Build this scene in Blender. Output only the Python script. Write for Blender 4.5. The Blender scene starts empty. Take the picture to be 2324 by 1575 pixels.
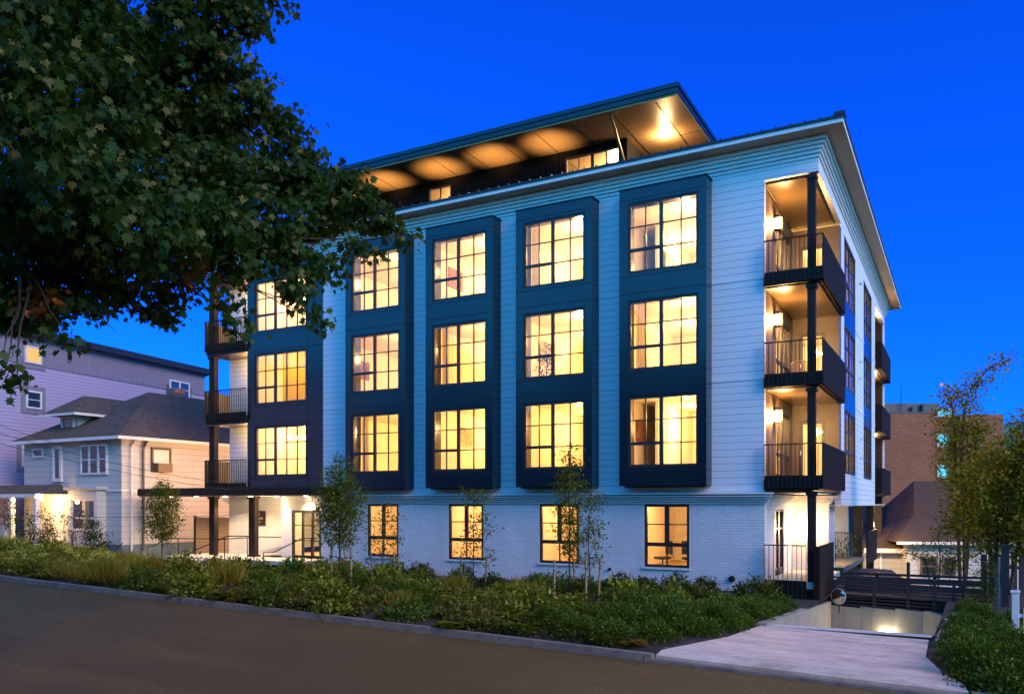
import bpy, math, random
import numpy as np
from mathutils import Vector, Matrix
random.seed(7)
RS = np.random.RandomState(11)
S = bpy.context.scene
COL = S.collection
# ------------------------------------------------------------------ camera model (surveyed: metres, ground floor of the block = 0)
FL, PX, PY = 1904.0, 1162.0, 1142.0
YAW = math.radians(29.2)
CS, SN = math.cos(YAW), math.sin(YAW)
CAM = (5.9, -26.7, 2.3)
def ray(x, y):
    t = (x-PX)/FL
    return (-SN+CS*t, CS+SN*t, (PY-y)/FL)
def onY(x, y, Y):
    r = ray(x, y); k = (Y-CAM[1])/r[1]
    return (CAM[0]+k*r[0], CAM[2]+k*r[2])
def onX(x, y, X):
    r = ray(x, y); k = (X-CAM[0])/r[0]
    return (CAM[1]+k*r[1], CAM[2]+k*r[2])
def onD(x, y, F):
    r = ray(x, y)
    return (CAM[0]+F*r[0], CAM[1]+F*r[1], CAM[2]+F*r[2])

# ------------------------------------------------------------------ materials
def nmat(name):
    m = bpy.data.materials.new(name); m.use_nodes = True
    nt = m.node_tree
    return m, nt, nt.nodes['Principled BSDF']
def N(nt, typ, **kw):
    n = nt.nodes.new(typ)
    for k, v in kw.items():
        setattr(n, k, v)
    return n
def mathn(nt, op, a, b=None, c=None):
    n = nt.nodes.new('ShaderNodeMath'); n.operation = op
    for i, v in enumerate((a, b, c)):
        if v is None: continue
        if isinstance(v, (int, float)): n.inputs[i].default_value = v
        else: nt.links.new(v, n.inputs[i])
    return n.outputs[0]
def mixc(nt, fac, a, b, mode='MIX'):
    n = nt.nodes.new('ShaderNodeMixRGB'); n.blend_type = mode
    for i, v in enumerate((fac, a, b)):
        if isinstance(v, (int, float)): n.inputs[i].default_value = v
        elif isinstance(v, tuple): n.inputs[i].default_value = v+(1,) if len(v) == 3 else v
        else: nt.links.new(v, n.inputs[i])
    return n.outputs[0]
def noise(nt, scale, detail=4, rough=.55, vec=None):
    n = nt.nodes.new('ShaderNodeTexNoise'); n.inputs['Scale'].default_value = scale
    n.inputs['Detail'].default_value = detail; n.inputs['Roughness'].default_value = rough
    if vec is not None: nt.links.new(vec, n.inputs['Vector'])
    return n.outputs['Fac']
def objco(nt, scale=None):
    t = nt.nodes.new('ShaderNodeTexCoord')
    if scale is None: return t.outputs['Object']
    m = nt.nodes.new('ShaderNodeMapping'); m.inputs['Scale'].default_value = scale
    nt.links.new(t.outputs['Object'], m.inputs['Vector'])
    return m.outputs[0]
def ramp(nt, fac, stops):
    n = nt.nodes.new('ShaderNodeValToRGB'); cr = n.color_ramp
    while len(cr.elements) < len(stops): cr.elements.new(.5)
    for e, (p, c) in zip(cr.elements, stops):
        e.position = p; e.color = tuple(c)+(1,) if len(c) == 3 else c
    nt.links.new(fac, n.inputs[0])
    return n.outputs[0]
def bump(nt, h, strength, dist, bsdf):
    n = nt.nodes.new('ShaderNodeBump'); n.inputs['Strength'].default_value = strength
    n.inputs['Distance'].default_value = dist
    nt.links.new(h, n.inputs['Height']); nt.links.new(n.outputs[0], bsdf.inputs['Normal'])
def plain(name, col, rough=.6, metal=0, var=.12, nscale=3.0, bmp=0.0, bscale=60.0):
    m, nt, b = nmat(name)
    co = objco(nt)
    f = noise(nt, nscale, 5, .6, co)
    lo = tuple(c*(1-var) for c in col); hi = tuple(min(1, c*(1+var)) for c in col)
    c = ramp(nt, f, [(.3, lo), (.7, hi)])
    nt.links.new(c, b.inputs['Base Color'])
    b.inputs['Roughness'].default_value = rough; b.inputs['Metallic'].default_value = metal
    if bmp:
        bump(nt, noise(nt, bscale, 3, .6, co), bmp, .01, b)
    return m
def lapped(name, col, pitch, groove=.07, dark=.45, rough=.55, vertical=None):
    """boards with lap shadow lines and joints coloured dark every `pitch` metres"""
    m, nt, b = nmat(name)
    co = objco(nt)
    sp = nt.nodes.new('ShaderNodeSeparateXYZ'); nt.links.new(co, sp.inputs[0])
    src = sp.outputs[2] if vertical is None else mathn(nt, 'ADD', sp.outputs[0], sp.outputs[1])
    fr = mathn(nt, 'FRACT', mathn(nt, 'DIVIDE', src, pitch))
    g = mathn(nt, 'LESS_THAN', fr, groove)
    st = objco(nt, (.35, .35, 6.0)); f = noise(nt, 1.5, 5, .6, st); f2 = noise(nt, .5, 3, .5, co)
    base = mixc(nt, mathn(nt, 'MULTIPLY', f, .5), col, tuple(c*.86 for c in col))
    base = mixc(nt, mathn(nt, 'MULTIPLY', f2, .35), base, tuple(c*.88 for c in col))
    c = mixc(nt, g, base, tuple(x*dark for x in col))  # lap shadow and joint both put into the base colour
    nt.links.new(c, b.inputs['Base Color']); b.inputs['Roughness'].default_value = rough
    bump(nt, mathn(nt, 'ADD', mathn(nt, 'MULTIPLY', fr, -.35), mathn(nt, 'MULTIPLY', g, -1.0)), .5, .02, b)
    return m
def bricky(name, c1, c2, mortar, bw=.22, bh=.07, ms=.012, axis='x', bmp=.6, rough=.8, stain=0):
    m, nt, b = nmat(name)
    co = objco(nt)
    sp = nt.nodes.new('ShaderNodeSeparateXYZ'); nt.links.new(co, sp.inputs[0])
    cb = nt.nodes.new('ShaderNodeCombineXYZ')
    nt.links.new(mathn(nt, 'ADD', sp.outputs[0], sp.outputs[1]), cb.inputs[0]); nt.links.new(sp.outputs[2], cb.inputs[1])
    br = nt.nodes.new('ShaderNodeTexBrick'); nt.links.new(cb.outputs[0], br.inputs['Vector'])
    br.inputs['Scale'].default_value = 1; br.inputs['Brick Width'].default_value = bw; br.inputs['Row Height'].default_value = bh
    br.inputs['Mortar Size'].default_value = ms; br.inputs['Color1'].default_value = c1+(1,)
    br.inputs['Color2'].default_value = c2+(1,); br.inputs['Mortar'].default_value = mortar+(1,)
    f = noise(nt, .6, 5, .65, objco(nt, (1, 1, .35)))
    c = mixc(nt, mathn(nt, 'MULTIPLY', ramp(nt, f, [(.38, (0, 0, 0)), (.68, (1, 1, 1))]), .5+stain), br.outputs['Color'], tuple(x*.68 for x in c1))
    nt.links.new(c, b.inputs['Base Color']); b.inputs['Roughness'].default_value = rough
    h = mathn(nt, 'ADD', mathn(nt, 'MULTIPLY', br.outputs['Fac'], -1), mathn(nt, 'MULTIPLY', noise(nt, 25, 3, .6, co), .5))
    bump(nt, h, bmp, .012, b)
    return m
def emit(name, col, st):
    m = bpy.data.materials.new(name); m.use_nodes = True; nt = m.node_tree
    nt.nodes.clear(); e = N(nt, 'ShaderNodeEmission'); o = N(nt, 'ShaderNodeOutputMaterial')
    e.inputs[0].default_value = col+(1,); e.inputs[1].default_value = st; nt.links.new(e.outputs[0], o.inputs[0])
    return m
def glassy(name, tint=(1, 1, 1), refl=.09, opaque=0.0, oc=(.02, .03, .04)):
    m = bpy.data.materials.new(name); m.use_nodes = True; nt = m.node_tree; nt.nodes.clear()
    tr = N(nt, 'ShaderNodeBsdfTransparent'); tr.inputs[0].default_value = tint+(1,)
    gl = N(nt, 'ShaderNodeBsdfGlossy'); gl.inputs['Roughness'].default_value = .03; gl.inputs[0].default_value = (1, 1, 1, 1)
    df = N(nt, 'ShaderNodeBsdfDiffuse'); df.inputs[0].default_value = oc+(1,)
    lw = N(nt, 'ShaderNodeLayerWeight'); lw.inputs[0].default_value = .5
    bm = nt.nodes.new('ShaderNodeBump'); bm.inputs['Strength'].default_value = .08; bm.inputs['Distance'].default_value = .01
    nt.links.new(noise(nt, 1.6, 2, .5, objco(nt)), bm.inputs['Height']); nt.links.new(bm.outputs[0], gl.inputs['Normal'])
    f = mathn(nt, 'MINIMUM', mathn(nt, 'ADD', mathn(nt, 'MULTIPLY', mathn(nt, 'POWER', lw.outputs['Facing'], 4.0), .8), refl*.4), 1.0)
    m1 = N(nt, 'ShaderNodeMixShader'); m1.inputs[0].default_value = opaque
    nt.links.new(tr.outputs[0], m1.inputs[1]); nt.links.new(df.outputs[0], m1.inputs[2])
    m2 = N(nt, 'ShaderNodeMixShader'); nt.links.new(f, m2.inputs[0])
    nt.links.new(m1.outputs[0], m2.inputs[1]); nt.links.new(gl.outputs[0], m2.inputs[2])
    o = N(nt, 'ShaderNodeOutputMaterial'); nt.links.new(m2.outputs[0], o.inputs[0])
    return m
def leafmat(name, cols, trans=.35, rough=.45):
    m = bpy.data.materials.new(name); m.use_nodes = True; nt = m.node_tree; nt.nodes.clear()
    g = N(nt, 'ShaderNodeNewGeometry')
    c = ramp(nt, g.outputs['Random Per Island'], [(i/max(1, len(cols)-1), k) for i, k in enumerate(cols)])
    d = N(nt, 'ShaderNodeBsdfDiffuse'); t = N(nt, 'ShaderNodeBsdfTranslucent'); gl = N(nt, 'ShaderNodeBsdfGlossy')
    gl.inputs['Roughness'].default_value = rough
    nt.links.new(c, d.inputs[0]); nt.links.new(mixc(nt, .4, c, (.12, .17, .008)), t.inputs[0])
    m1 = N(nt, 'ShaderNodeMixShader'); m1.inputs[0].default_value = trans
    nt.links.new(d.outputs[0], m1.inputs[1]); nt.links.new(t.outputs[0], m1.inputs[2])
    m2 = N(nt, 'ShaderNodeMixShader'); m2.inputs[0].default_value = .025; gl.inputs[0].default_value = (.8, .9, .5, 1)
    nt.links.new(m1.outputs[0], m2.inputs[1]); nt.links.new(gl.outputs[0], m2.inputs[2])
    o = N(nt, 'ShaderNodeOutputMaterial'); nt.links.new(m2.outputs[0], o.inputs[0])
    return m

M = {}
M['siding'] = lapped('white_lap_siding', (.70, .73, .76), .222, .06, .26)
M['wbrick'] = bricky('white_painted_brick', (.74, .74, .74), (.66, .66, .67), (.52, .52, .54), .30, .088, .012, bmp=.8, stain=.15)
M['trim'] = plain('white_trim', (.70, .71, .70), .5, var=.06)
M['panel'] = plain('charcoal_panel', (.005, .014, .024), .22, var=.08, nscale=.7)
M['panel'].node_tree.nodes['Principled BSDF'].inputs['IOR'].default_value = 1.6
M['joint'] = plain('panel_joint', (.008, .009, .011), .6)
M['dark'] = plain('dark_metal', (.026, .019, .016), .55, metal=.0, var=.15)
M['guard'] = plain('guard_panel', (.016, .009, .006), .8, var=.1)
for _k in ('guard', 'dark'): M[_k].node_tree.nodes['Principled BSDF'].inputs['Specular IOR Level'].default_value = .12
M['frame'] = plain('window_frame_black', (.020, .018, .018), .4, var=.1)
M['roofmetal'] = plain('roof_metal', (.025, .030, .036), .45, metal=.4)
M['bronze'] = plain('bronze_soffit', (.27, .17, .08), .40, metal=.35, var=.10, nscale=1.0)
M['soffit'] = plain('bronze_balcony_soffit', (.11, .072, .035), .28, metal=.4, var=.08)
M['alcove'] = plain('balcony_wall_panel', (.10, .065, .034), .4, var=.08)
M['litguard'] = plain('lamplit_guard_panel', (.42, .27, .11), .5, metal=.2)  # gold of lamplight on the guard's inner face put into the base colour
M['tansoffit'] = plain('tan_canopy_soffit', (.36, .28, .19), .5)
M['cream'] = plain('cream_soffit', (.66, .62, .54), .6, var=.05)
M['corr'] = lapped('corrugated_dark_wall', (.011, .010, .010), .30, .12, .4, .5, vertical=True)
M['inwall'] = plain('interior_plaster', (.80, .72, .58), .8, var=.06, nscale=.8)
M['infloor'] = plain('interior_oak_floor', (.42, .26, .13), .5)
M['cabinet'] = plain('cabinet_wood', (.46, .30, .16), .5)
M['glass'] = glassy('window_glass')
M['glassdark'] = glassy('unlit_window_glass', refl=.3, opaque=.9)
M['lampglow'] = emit('lamp_glow', (1.0, .66, .30), 30)
M['downglow'] = emit('downlight_glow', (1.0, .72, .40), 14)
M['floodglow'] = emit('flood_glow', (1.0, .85, .60), 60)
M['linen'] = leafmat('linen_curtain', [(.82, .74, .55), (.82, .74, .55)], .6)
M['art1'] = plain('framed_print', (.22, .10, .06), .6, var=.6, nscale=3)
M['art2'] = plain('framed_canvas', (.30, .26, .16), .6, var=.7, nscale=4)
M['curtain'] = leafmat('yellow_curtain', [(.80, .62, .12), (.80, .62, .12)], .65)
M['conc'] = plain('concrete', (.46, .43, .37), .85, var=.16, nscale=1.2, bmp=.25)
M['asphalt'] = None
M['soil'] = plain('dark_mulch', (.030, .020, .014), .95, var=.5, nscale=8, bmp=.8, bscale=30)
M['bark'] = plain('bark', (.045, .030, .018), .9, var=.4, nscale=18, bmp=.6)
M['stake'] = plain('stake_wood', (.30, .19, .11), .8, var=.25, nscale=12)
M['strap'] = plain('tie_strap', (.02, .02, .02), .7)
M['hsiding'] = lapped('old_house_siding', (.50, .49, .45), .30, .07, .55, .65)
M['hconc'] = plain('foundation_teal', (.10, .16, .19), .8)
M['htrim'] = plain('house_trim', (.66, .64, .60), .6)
M['purple'] = lapped('purple_lap_siding', (.40, .36, .50), .19, .16, .62, .6)
M['pgrey'] = plain('grey_trim', (.20, .19, .23), .6)
M['shingle'] = bricky('asphalt_shingles', (.115, .088, .060), (.066, .052, .040), (.028, .022, .018), .30, .14, .012, bmp=.5, rough=.9)
M['shinglebr'] = bricky('brown_shingles', (.075, .044, .030), (.055, .032, .022), (.03, .02, .016), .30, .14, .012, bmp=.5, rough=.9)
M['redbrick'] = bricky('red_brick', (.34, .085, .030), (.22, .050, .018), (.30, .16, .08), .42, .16, .022, bmp=.4, rough=.85)
M['chim'] = bricky('chimney_brick', (.22, .10, .07), (.18, .08, .06), (.3, .25, .2), .22, .07, .01)
M['cedar'] = lapped('cedar_boards', (.48, .30, .15), .16, .10, .4, .6)
M['fence'] = plain('black_fence_metal', (.018, .016, .017), .45)
M['picket'] = plain('white_picket_paint', (.72, .72, .70), .6)
M['mirror'] = plain('convex_mirror', (.62, .60, .52), .06, metal=1.0, var=.03)
M['wicker'] = plain('wicker', (.22, .14, .09), .7)
M['sign'] = plain('sign_bronze', (.045, .030, .020), .4, metal=.5)
M['signgold'] = plain('sign_letter', (.70, .55, .36), .4, metal=.3)
M['wire'] = plain('cable_black', (.010, .010, .012), .6)
M['orange'] = plain('fire_red', (.5, .02, .02), .5)
M['chair'] = plain('grey_fabric', (.12, .11, .10), .8)

def asphalt():
    m, nt, b = nmat('asphalt')
    co = objco(nt)
    fine = noise(nt, 34, 5, .9, co); med = noise(nt, 1.6, 7, .7, co); big = noise(nt, .28, 5, .6, objco(nt, (.4, 1.3, 1)))
    c = ramp(nt, fine, [(.30, (.028, .016, .007)), (.50, (.112, .066, .026)), (.68, (.38, .24, .11))])
    c = mixc(nt, ramp(nt, med, [(.40, (0, 0, 0)), (.65, (.55, .55, .55))]), c, (.14, .078, .032))
    c = mixc(nt, ramp(nt, big, [(.42, (0, 0, 0)), (.60, (.6, .6, .6))]), c, (.080, .045, .018))
    vo = nt.nodes.new('ShaderNodeTexVoronoi'); vo.feature = 'DISTANCE_TO_EDGE'; vo.inputs['Scale'].default_value = .22
    wob = nt.nodes.new('ShaderNodeVectorMath'); wob.operation = 'ADD'; nz = nt.nodes.new('ShaderNodeTexNoise'); nz.inputs['Scale'].default_value = 1.1; nz.inputs['Detail'].default_value = 6
    nt.links.new(co, nz.inputs['Vector']); nt.links.new(co, wob.inputs[0]); nt.links.new(nz.outputs['Color'], wob.inputs[1]); nt.links.new(wob.outputs[0], vo.inputs['Vector'])
    crack = mathn(nt, 'MULTIPLY', mathn(nt, 'LESS_THAN', vo.outputs['Distance'], .0014), .30)
    c = mixc(nt, crack, c, (.012, .008, .004)); c = mixc(nt, 1.0, c, (.86, .96, .72), 'MULTIPLY')
    nt.links.new(c, b.inputs['Base Color']); b.inputs['Roughness'].default_value = .8; b.inputs['Specular IOR Level'].default_value = .15
    bump(nt, fine, .7, .008, b)
    return m
M['asphalt'] = asphalt()
def driveway_mat():
    m, nt, b = nmat('brushed_concrete')
    co = objco(nt, (.9, 2.2, 1)); f = noise(nt, .9, 8, .8, co); f2 = noise(nt, .9, 4, .6, objco(nt)); f3 = noise(nt, 40, 3, .7, objco(nt))
    c = ramp(nt, f, [(.36, (.40, .29, .20)), (.50, (.70, .54, .38)), (.64, (.86, .70, .52))])
    c = mixc(nt, mathn(nt, 'MULTIPLY', f2, .45), c, (.40, .29, .23))
    c = mixc(nt, mathn(nt, 'MULTIPLY', f3, .3), c, (.44, .34, .27)); c = mixc(nt, ramp(nt, noise(nt, .7, 6, .7, objco(nt)), [(.55, (0, 0, 0)), (.68, (.45, .45, .45))]), c, (.30, .22, .16))
    nt.links.new(c, b.inputs['Base Color']); b.inputs['Roughness'].default_value = .8
    bump(nt, f, .15, .006, b)
    return m
M['drive'] = driveway_mat()
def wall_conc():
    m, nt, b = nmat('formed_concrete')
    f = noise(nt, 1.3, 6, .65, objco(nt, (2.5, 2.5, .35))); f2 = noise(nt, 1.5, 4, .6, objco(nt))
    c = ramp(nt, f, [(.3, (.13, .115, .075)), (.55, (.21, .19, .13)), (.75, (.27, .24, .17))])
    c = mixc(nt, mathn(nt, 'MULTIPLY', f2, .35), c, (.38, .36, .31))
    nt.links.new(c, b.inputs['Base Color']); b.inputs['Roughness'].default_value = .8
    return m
M['formed'] = wall_conc()
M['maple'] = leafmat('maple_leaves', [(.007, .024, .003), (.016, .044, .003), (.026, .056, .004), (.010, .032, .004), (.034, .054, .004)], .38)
M['mapler'] = leafmat('red_maple_leaves', [(0.450, 0.060, 0.0070), (0.220, 0.060, 0.0105), (0.140, 0.070, 0.0070)], .3)
M['lfa'] = leafmat('tree_leaves', [(0.065, 0.087, 0.0042), (0.111, 0.123, 0.0056), (0.083, 0.113, 0.0062), (0.147, 0.134, 0.0084)], .35)
M['lfb'] = leafmat('tree_leaves_gold', [(.11, .11, .006), (.19, .17, .008), (.08, .10, .005), (.24, .18, .012)], .35)
M['lfdark'] = leafmat('evergreen_leaves', [(0.020, 0.044, 0.0042), (0.035, 0.061, 0.0052)], .2)
M['shb'] = leafmat('shrub_green', [(.036, .075, .005), (.058, .105, .005), (.045, .092, .006), (.12, .15, .010)], .3)
M['shy'] = leafmat('shrub_yellow_green', [(.10, .13, .008), (.16, .17, .010), (.07, .10, .006), (.20, .20, .014), (.36, .32, .04)], .35)
M['shd'] = leafmat('shrub_dark', [(.022, .034, .003), (.040, .048, .004), (.055, .056, .005)], .25)
M['shbr'] = leafmat('grass_brown', [(0.176, 0.121, 0.0105), (0.243, 0.176, 0.0175), (0.135, 0.121, 0.0105), (0.297, 0.203, 0.0245)], .3)
M['shr'] = leafmat('fern_red', [(0.405, 0.121, 0.0140), (0.270, 0.135, 0.0140), (0.135, 0.135, 0.0105)], .3)
M['fern'] = leafmat('fern_green', [(0.122, 0.142, 0.0084), (0.170, 0.180, 0.0112), (0.097, 0.113, 0.0084)], .35)
M['shm'] = leafmat('shrub_olive', [(.06, .070, .006), (.10, .095, .008), (.045, .060, .005), (.22, .17, .03), (.16, .13, .012)], .3)
M['flower'] = leafmat('pale_flowers', [(0.600, 0.540, 0.0770), (0.600, 0.600, 0.1050), (0.600, 0.405, 0.0630)], .3)

# ------------------------------------------------------------------ mesh builder
class MB:
    def __init__(s, f=None):
        s.v = []; s.f = []; s.t = f
    def _add(s, vs, fs):
        n = len(s.v)
        if s.t: vs = [s.t(*p) for p in vs]
        s.v += [tuple(p) for p in vs]; s.f += [tuple(i+n for i in f) for f in fs]
        return s
    def box(s, x0, x1, y0, y1, z0, z1):
        return s._add([(x0, y0, z0), (x1, y0, z0), (x1, y1, z0), (x0, y1, z0), (x0, y0, z1), (x1, y0, z1), (x1, y1, z1), (x0, y1, z1)],
                      [(0, 3, 2, 1), (4, 5, 6, 7), (0, 1, 5, 4), (1, 2, 6, 5), (2, 3, 7, 6), (3, 0, 4, 7)])
    def poly(s, pts):
        return s._add(pts, [tuple(range(len(pts)))])
    def prism(s, pts, z0, z1):
        n = len(pts)
        zz0 = z0 if callable(z0) else (lambda x, y: z0)
        zz1 = z1 if callable(z1) else (lambda x, y: z1)
        vs = [(x, y, zz0(x, y)) for x, y in pts]+[(x, y, zz1(x, y)) for x, y in pts]
        return s._add(vs, [tuple(range(n))[::-1], tuple(range(n, 2*n))]+[(i, (i+1) % n, n+(i+1) % n, n+i) for i in range(n)])
    def tube(s, pts, r, n=8, r1=None):
        pts = [Vector(p) for p in pts]; k = len(pts); vs = []; fs = []
        for i, p in enumerate(pts):
            d = (pts[min(i+1, k-1)]-pts[max(i-1, 0)]).normalized()
            a = d.cross(Vector((0, 0, 1)) if abs(d.z) < .95 else Vector((1, 0, 0))).normalized(); b = d.cross(a)
            rr = (r if r1 is None else r+(r1-r)*i/max(1, k-1)) if not isinstance(r, (list, tuple)) else r[i]
            for j in range(n):
                t = 2*math.pi*j/n
                vs.append(tuple(p+a*rr*math.cos(t)+b*rr*math.sin(t)))
        for i in range(k-1):
            for j in range(n):
                fs.append((i*n+j, i*n+(j+1) % n, (i+1)*n+(j+1) % n, (i+1)*n+j))
        fs.append(tuple(range(n))[::-1]); fs.append(tuple((k-1)*n+j for j in range(n)))
        return s._add(vs, fs)
    def disc(s, c, r, z1, n=16):
        return s.tube([(c[0], c[1], c[2]), (c[0], c[1], z1)], r, n)
    def build(s, name, mat, parent=None, smooth=False, loc=None, bev=0):
        me = bpy.data.meshes.new(name); me.from_pydata(s.v, [], s.f); me.update()
        me.materials.append(M[mat] if isinstance(mat, str) else mat)
        if smooth: me.polygons.foreach_set('use_smooth', [True]*len(me.polygons))
        o = bpy.data.objects.new(name, me); COL.objects.link(o)
        if parent: o.parent = parent
        if loc: o.location = loc
        if bev:
            b = o.modifiers.new('bevel', 'BEVEL'); b.width = bev; b.segments = 2
        return o
def tag(o, label=None, cat=None, group=None, kind=None):
    if label: o['label'] = label
    if cat: o['category'] = cat
    if group: o['group'] = group
    if kind: o['kind'] = kind
    return o
def root(name, label, cat, loc=(0, 0, 0), rz=0, group=None):
    o = bpy.data.objects.new(name, None); COL.objects.link(o); o.location = loc; o.rotation_euler = (0, 0, rz)
    o.empty_display_size = .3
    return tag(o, label, cat, group)
def struct(o):
    o['kind'] = 'structure'; return o
def copy_tree(o, parent=None):
    c = o.copy(); COL.objects.link(c); c.parent = parent
    for ch in list(o.children): copy_tree(ch, c)
    return c
def light(name, loc, e, col=(1, .66, .33), r=.08, parent=None, typ='POINT', rot=None, spot=None, blend=.5):
    l = bpy.data.lights.new(name, typ); l.energy = e; l.color = col; l.shadow_soft_size = r
    if spot: l.spot_size = math.radians(spot); l.spot_blend = blend
    o = bpy.data.objects.new(name, l); COL.objects.link(o); o.location = loc
    if rot: o.rotation_euler = rot
    if parent: o.parent = parent
    return o

# ------------------------------------------------------------------ foliage
OVAL = np.array([(0, 0, 0), (.26, .35, .05), (0, 1, 0), (-.26, .35, .05)])
def _maple():
    a = [(0, -.05), (.10, .12), (.42, .0), (.30, .22), (.56, .44), (.30, .44), (.27, .66), (.12, .60), (0, 1.02),
         (-.12, .60), (-.27, .66), (-.30, .44), (-.56, .44), (-.30, .22), (-.42, .0), (-.10, .12)]
    return np.array([(x, y, -.35*abs(x)-.30*y*y) for x, y in a])
MAPLE = _maple()
def leafmesh(name, P, Nrm, Dir, size, tmpl):
    """one face per leaf: P anchors, Nrm facing, Dir growing direction"""
    n = len(P); k = len(tmpl)
    Dir = Dir/np.maximum(1e-6, np.linalg.norm(Dir, axis=1, keepdims=True))
    side = np.cross(Dir, Nrm); side /= np.maximum(1e-6, np.linalg.norm(side, axis=1, keepdims=True))
    up = np.cross(side, Dir)
    sz = size.reshape(-1, 1, 1)
    V = P[:, None, :]+sz*(side[:, None, :]*tmpl[None, :, 0:1]+Dir[:, None, :]*tmpl[None, :, 1:2]+up[:, None, :]*tmpl[None, :, 2:3])
    me = bpy.data.meshes.new(name)
    me.vertices.add(n*k); me.vertices.foreach_set('co', V.reshape(-1).astype(np.float32))
    me.loops.add(n*k); me.loops.foreach_set('vertex_index', np.arange(n*k, dtype=np.int32))
    me.polygons.add(n); me.polygons.foreach_set('loop_start', np.arange(0, n*k, k, dtype=np.int32))
    me.polygons.foreach_set('loop_total', np.full(n, k, dtype=np.int32))
    me.update(calc_edges=True); me.validate()
    return me
def rdir(n):
    v = RS.normal(size=(n, 3)); return v/np.linalg.norm(v, axis=1, keepdims=True)
def shell(n, hollow=.55):
    d = rdir(n); r = hollow+(1-hollow)*RS.rand(n, 1)**.7
    return d, d*r
DK = 4.0
def blobleaves(blobs, dens, size, tmpl, droop=.4, flat=.75, spray=11, spread=1.5, upb=1.0):
    """blobs: (x,y,z,r). leaves gathered on sprays inside each blob"""
    Ps = []; Ns = []; Ds = []; Ss = []
    for b in blobs:
        x, y, z, r = b[:4]
        n = int(dens*DK*r**2/(size**2))+6
        nspray = max(3, n//spray)
        dc, pc = shell(nspray, .35)
        pc = pc*np.array([1, 1, flat])*r
        idx = RS.randint(0, nspray, n)
        p = pc[idx]+RS.normal(size=(n, 3))*size*spread*np.array([1, 1, .55])
        P = p+np.array([x, y, z])
        nr = np.tile(np.array([0., 0., upb]), (n, 1))+dc[idx]*.7+RS.normal(size=(n, 3))*.5
        d = dc[idx]*np.array([1, 1, .3])+RS.normal(size=(n, 3))*.6+np.array([0, 0, -droop])
        Ps.append(P); Ns.append(nr); Ds.append(d); Ss.append(size*(.5+.85*RS.rand(n)))
    P = np.concatenate(Ps); Nn = np.concatenate(Ns); Nn /= np.linalg.norm(Nn, axis=1, keepdims=True)
    return P, Nn, np.concatenate(Ds), np.concatenate(Ss)
def foliage(name, blobs, dens, size, tmpl, mat, parent=None, loc=None, **kw):
    me = leafmesh(name, *blobleaves(blobs, dens, size, tmpl, **kw), tmpl)
    me.materials.append(M[mat]); o = bpy.data.objects.new(name, me); COL.objects.link(o)
    if parent: o.parent = parent
    if loc: o.location = loc
    return o

# ------------------------------------------------------------------ ground, road, kerb, driveway
def kz(X): return -.33-.027*(max(-60, min(40, X))-2)
def sm(t): t = max(0, min(1, t)); return t*t*(3-2*t)
def g(X, Y):
    k = kz(X)
    if Y < -12.7: return k-.02
    t = sm((Y+12.7)/11.0)
    base = -.62 if X < 5 else -.62-.02*(X-5)
    z = k*(1-t)+base*t
    if X < -27: z += (k*.4+.25)*t*sm((-27-X)/6)
    d = sm((Y-5)/12)*(sm((X-2.2)/2.5) if Y < 14 else max(sm((X-2.2)/2.5), sm((Y-14)/6)*sm((X+6)/4)))
    return z-2.7*d
PIT = (1.75, 5.02, -7.7, 1.5)
def axisvals(a, b, near0, near1, fine, coarse, extra=()):
    v = set(extra); x = near0
    while x < near1: v.add(round(x, 3)); x += fine
    x = near0; st = fine
    while x > a: x -= st; st *= 1.35; v.add(round(max(x, a), 3))
    x = near1; st = fine
    while x < b: x += st; st *= 1.35; v.add(round(min(x, b), 3))
    return sorted(v)
gx = axisvals(-600, 600, -45, 16, .6, 10, (PIT[0], PIT[1])); gy = axisvals(-300, 900, -14, 30, .55, 10, (PIT[2], PIT[3]))
vs = []; fs = []
for j, Y in enumerate(gy):
    for i, X in enumerate(gx):
        vs.append((X, Y, (g(X, Y) if Y > -12.9 else kz(X)-.22)))
nx = len(gx)
for j in range(len(gy)-1):
    for i in range(nx-1):
        cxm = (gx[i]+gx[i+1])/2; cym = (gy[j]+gy[j+1])/2
        if PIT[0] < cxm < PIT[1] and PIT[2] < cym < PIT[3]: continue
        fs.append((j*nx+i, j*nx+i+1, (j+1)*nx+i+1, (j+1)*nx+i))
gm = MB(); gm.v = vs; gm.f = fs
struct(gm.build('ground', 'soil', smooth=True))
def strip(y0, y1, z, xs):
    m = MB()
    for a, b in zip(xs[:-1], xs[1:]):
        m.poly([(a, y0, z(a)), (b, y0, z(b)), (b, y1, z(b)), (a, y1, z(a))])
    return m
xs = [-200, -120, -60]+[-60+2*i for i in range(1, 50)]+[40, 120, 200]
xs = sorted(set(xs))
strip(-60, -12.93, lambda x: kz(x)-.13, xs).build('road', 'asphalt')['kind'] = 'structure'
def kerbseg(a, b, top, w=.16, y1=-12.75):
    m = MB()
    for i in range(8):
        p = a+(b-a)*i/8; q = a+(b-a)*(i+1)/8
        m._add([(p, y1-w, kz(p)-.25), (q, y1-w, kz(q)-.25), (q, y1, kz(q)-.25), (p, y1, kz(p)-.25),
                (p, y1-w+.02, kz(p)+top), (q, y1-w+.02, kz(q)+top), (q, y1, kz(q)+top), (p, y1, kz(p)+top)],
               [(4, 5, 6, 7), (0, 1, 5, 4), (2, 3, 7, 6)]+([(3, 0, 4, 7)] if i == 0 else [])+([(1, 2, 6, 5)] if i == 7 else []))
    return m
kb = MB(); x = -60.0
while x < .9:
    nxs = min(x+3.04, .95); k_ = kerbseg(x+.008, nxs-.008, .0)
    n0 = len(kb.v); kb.v += k_.v; kb.f += [tuple(i+n0 for i in f) for f in k_.f]; x = nxs
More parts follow.
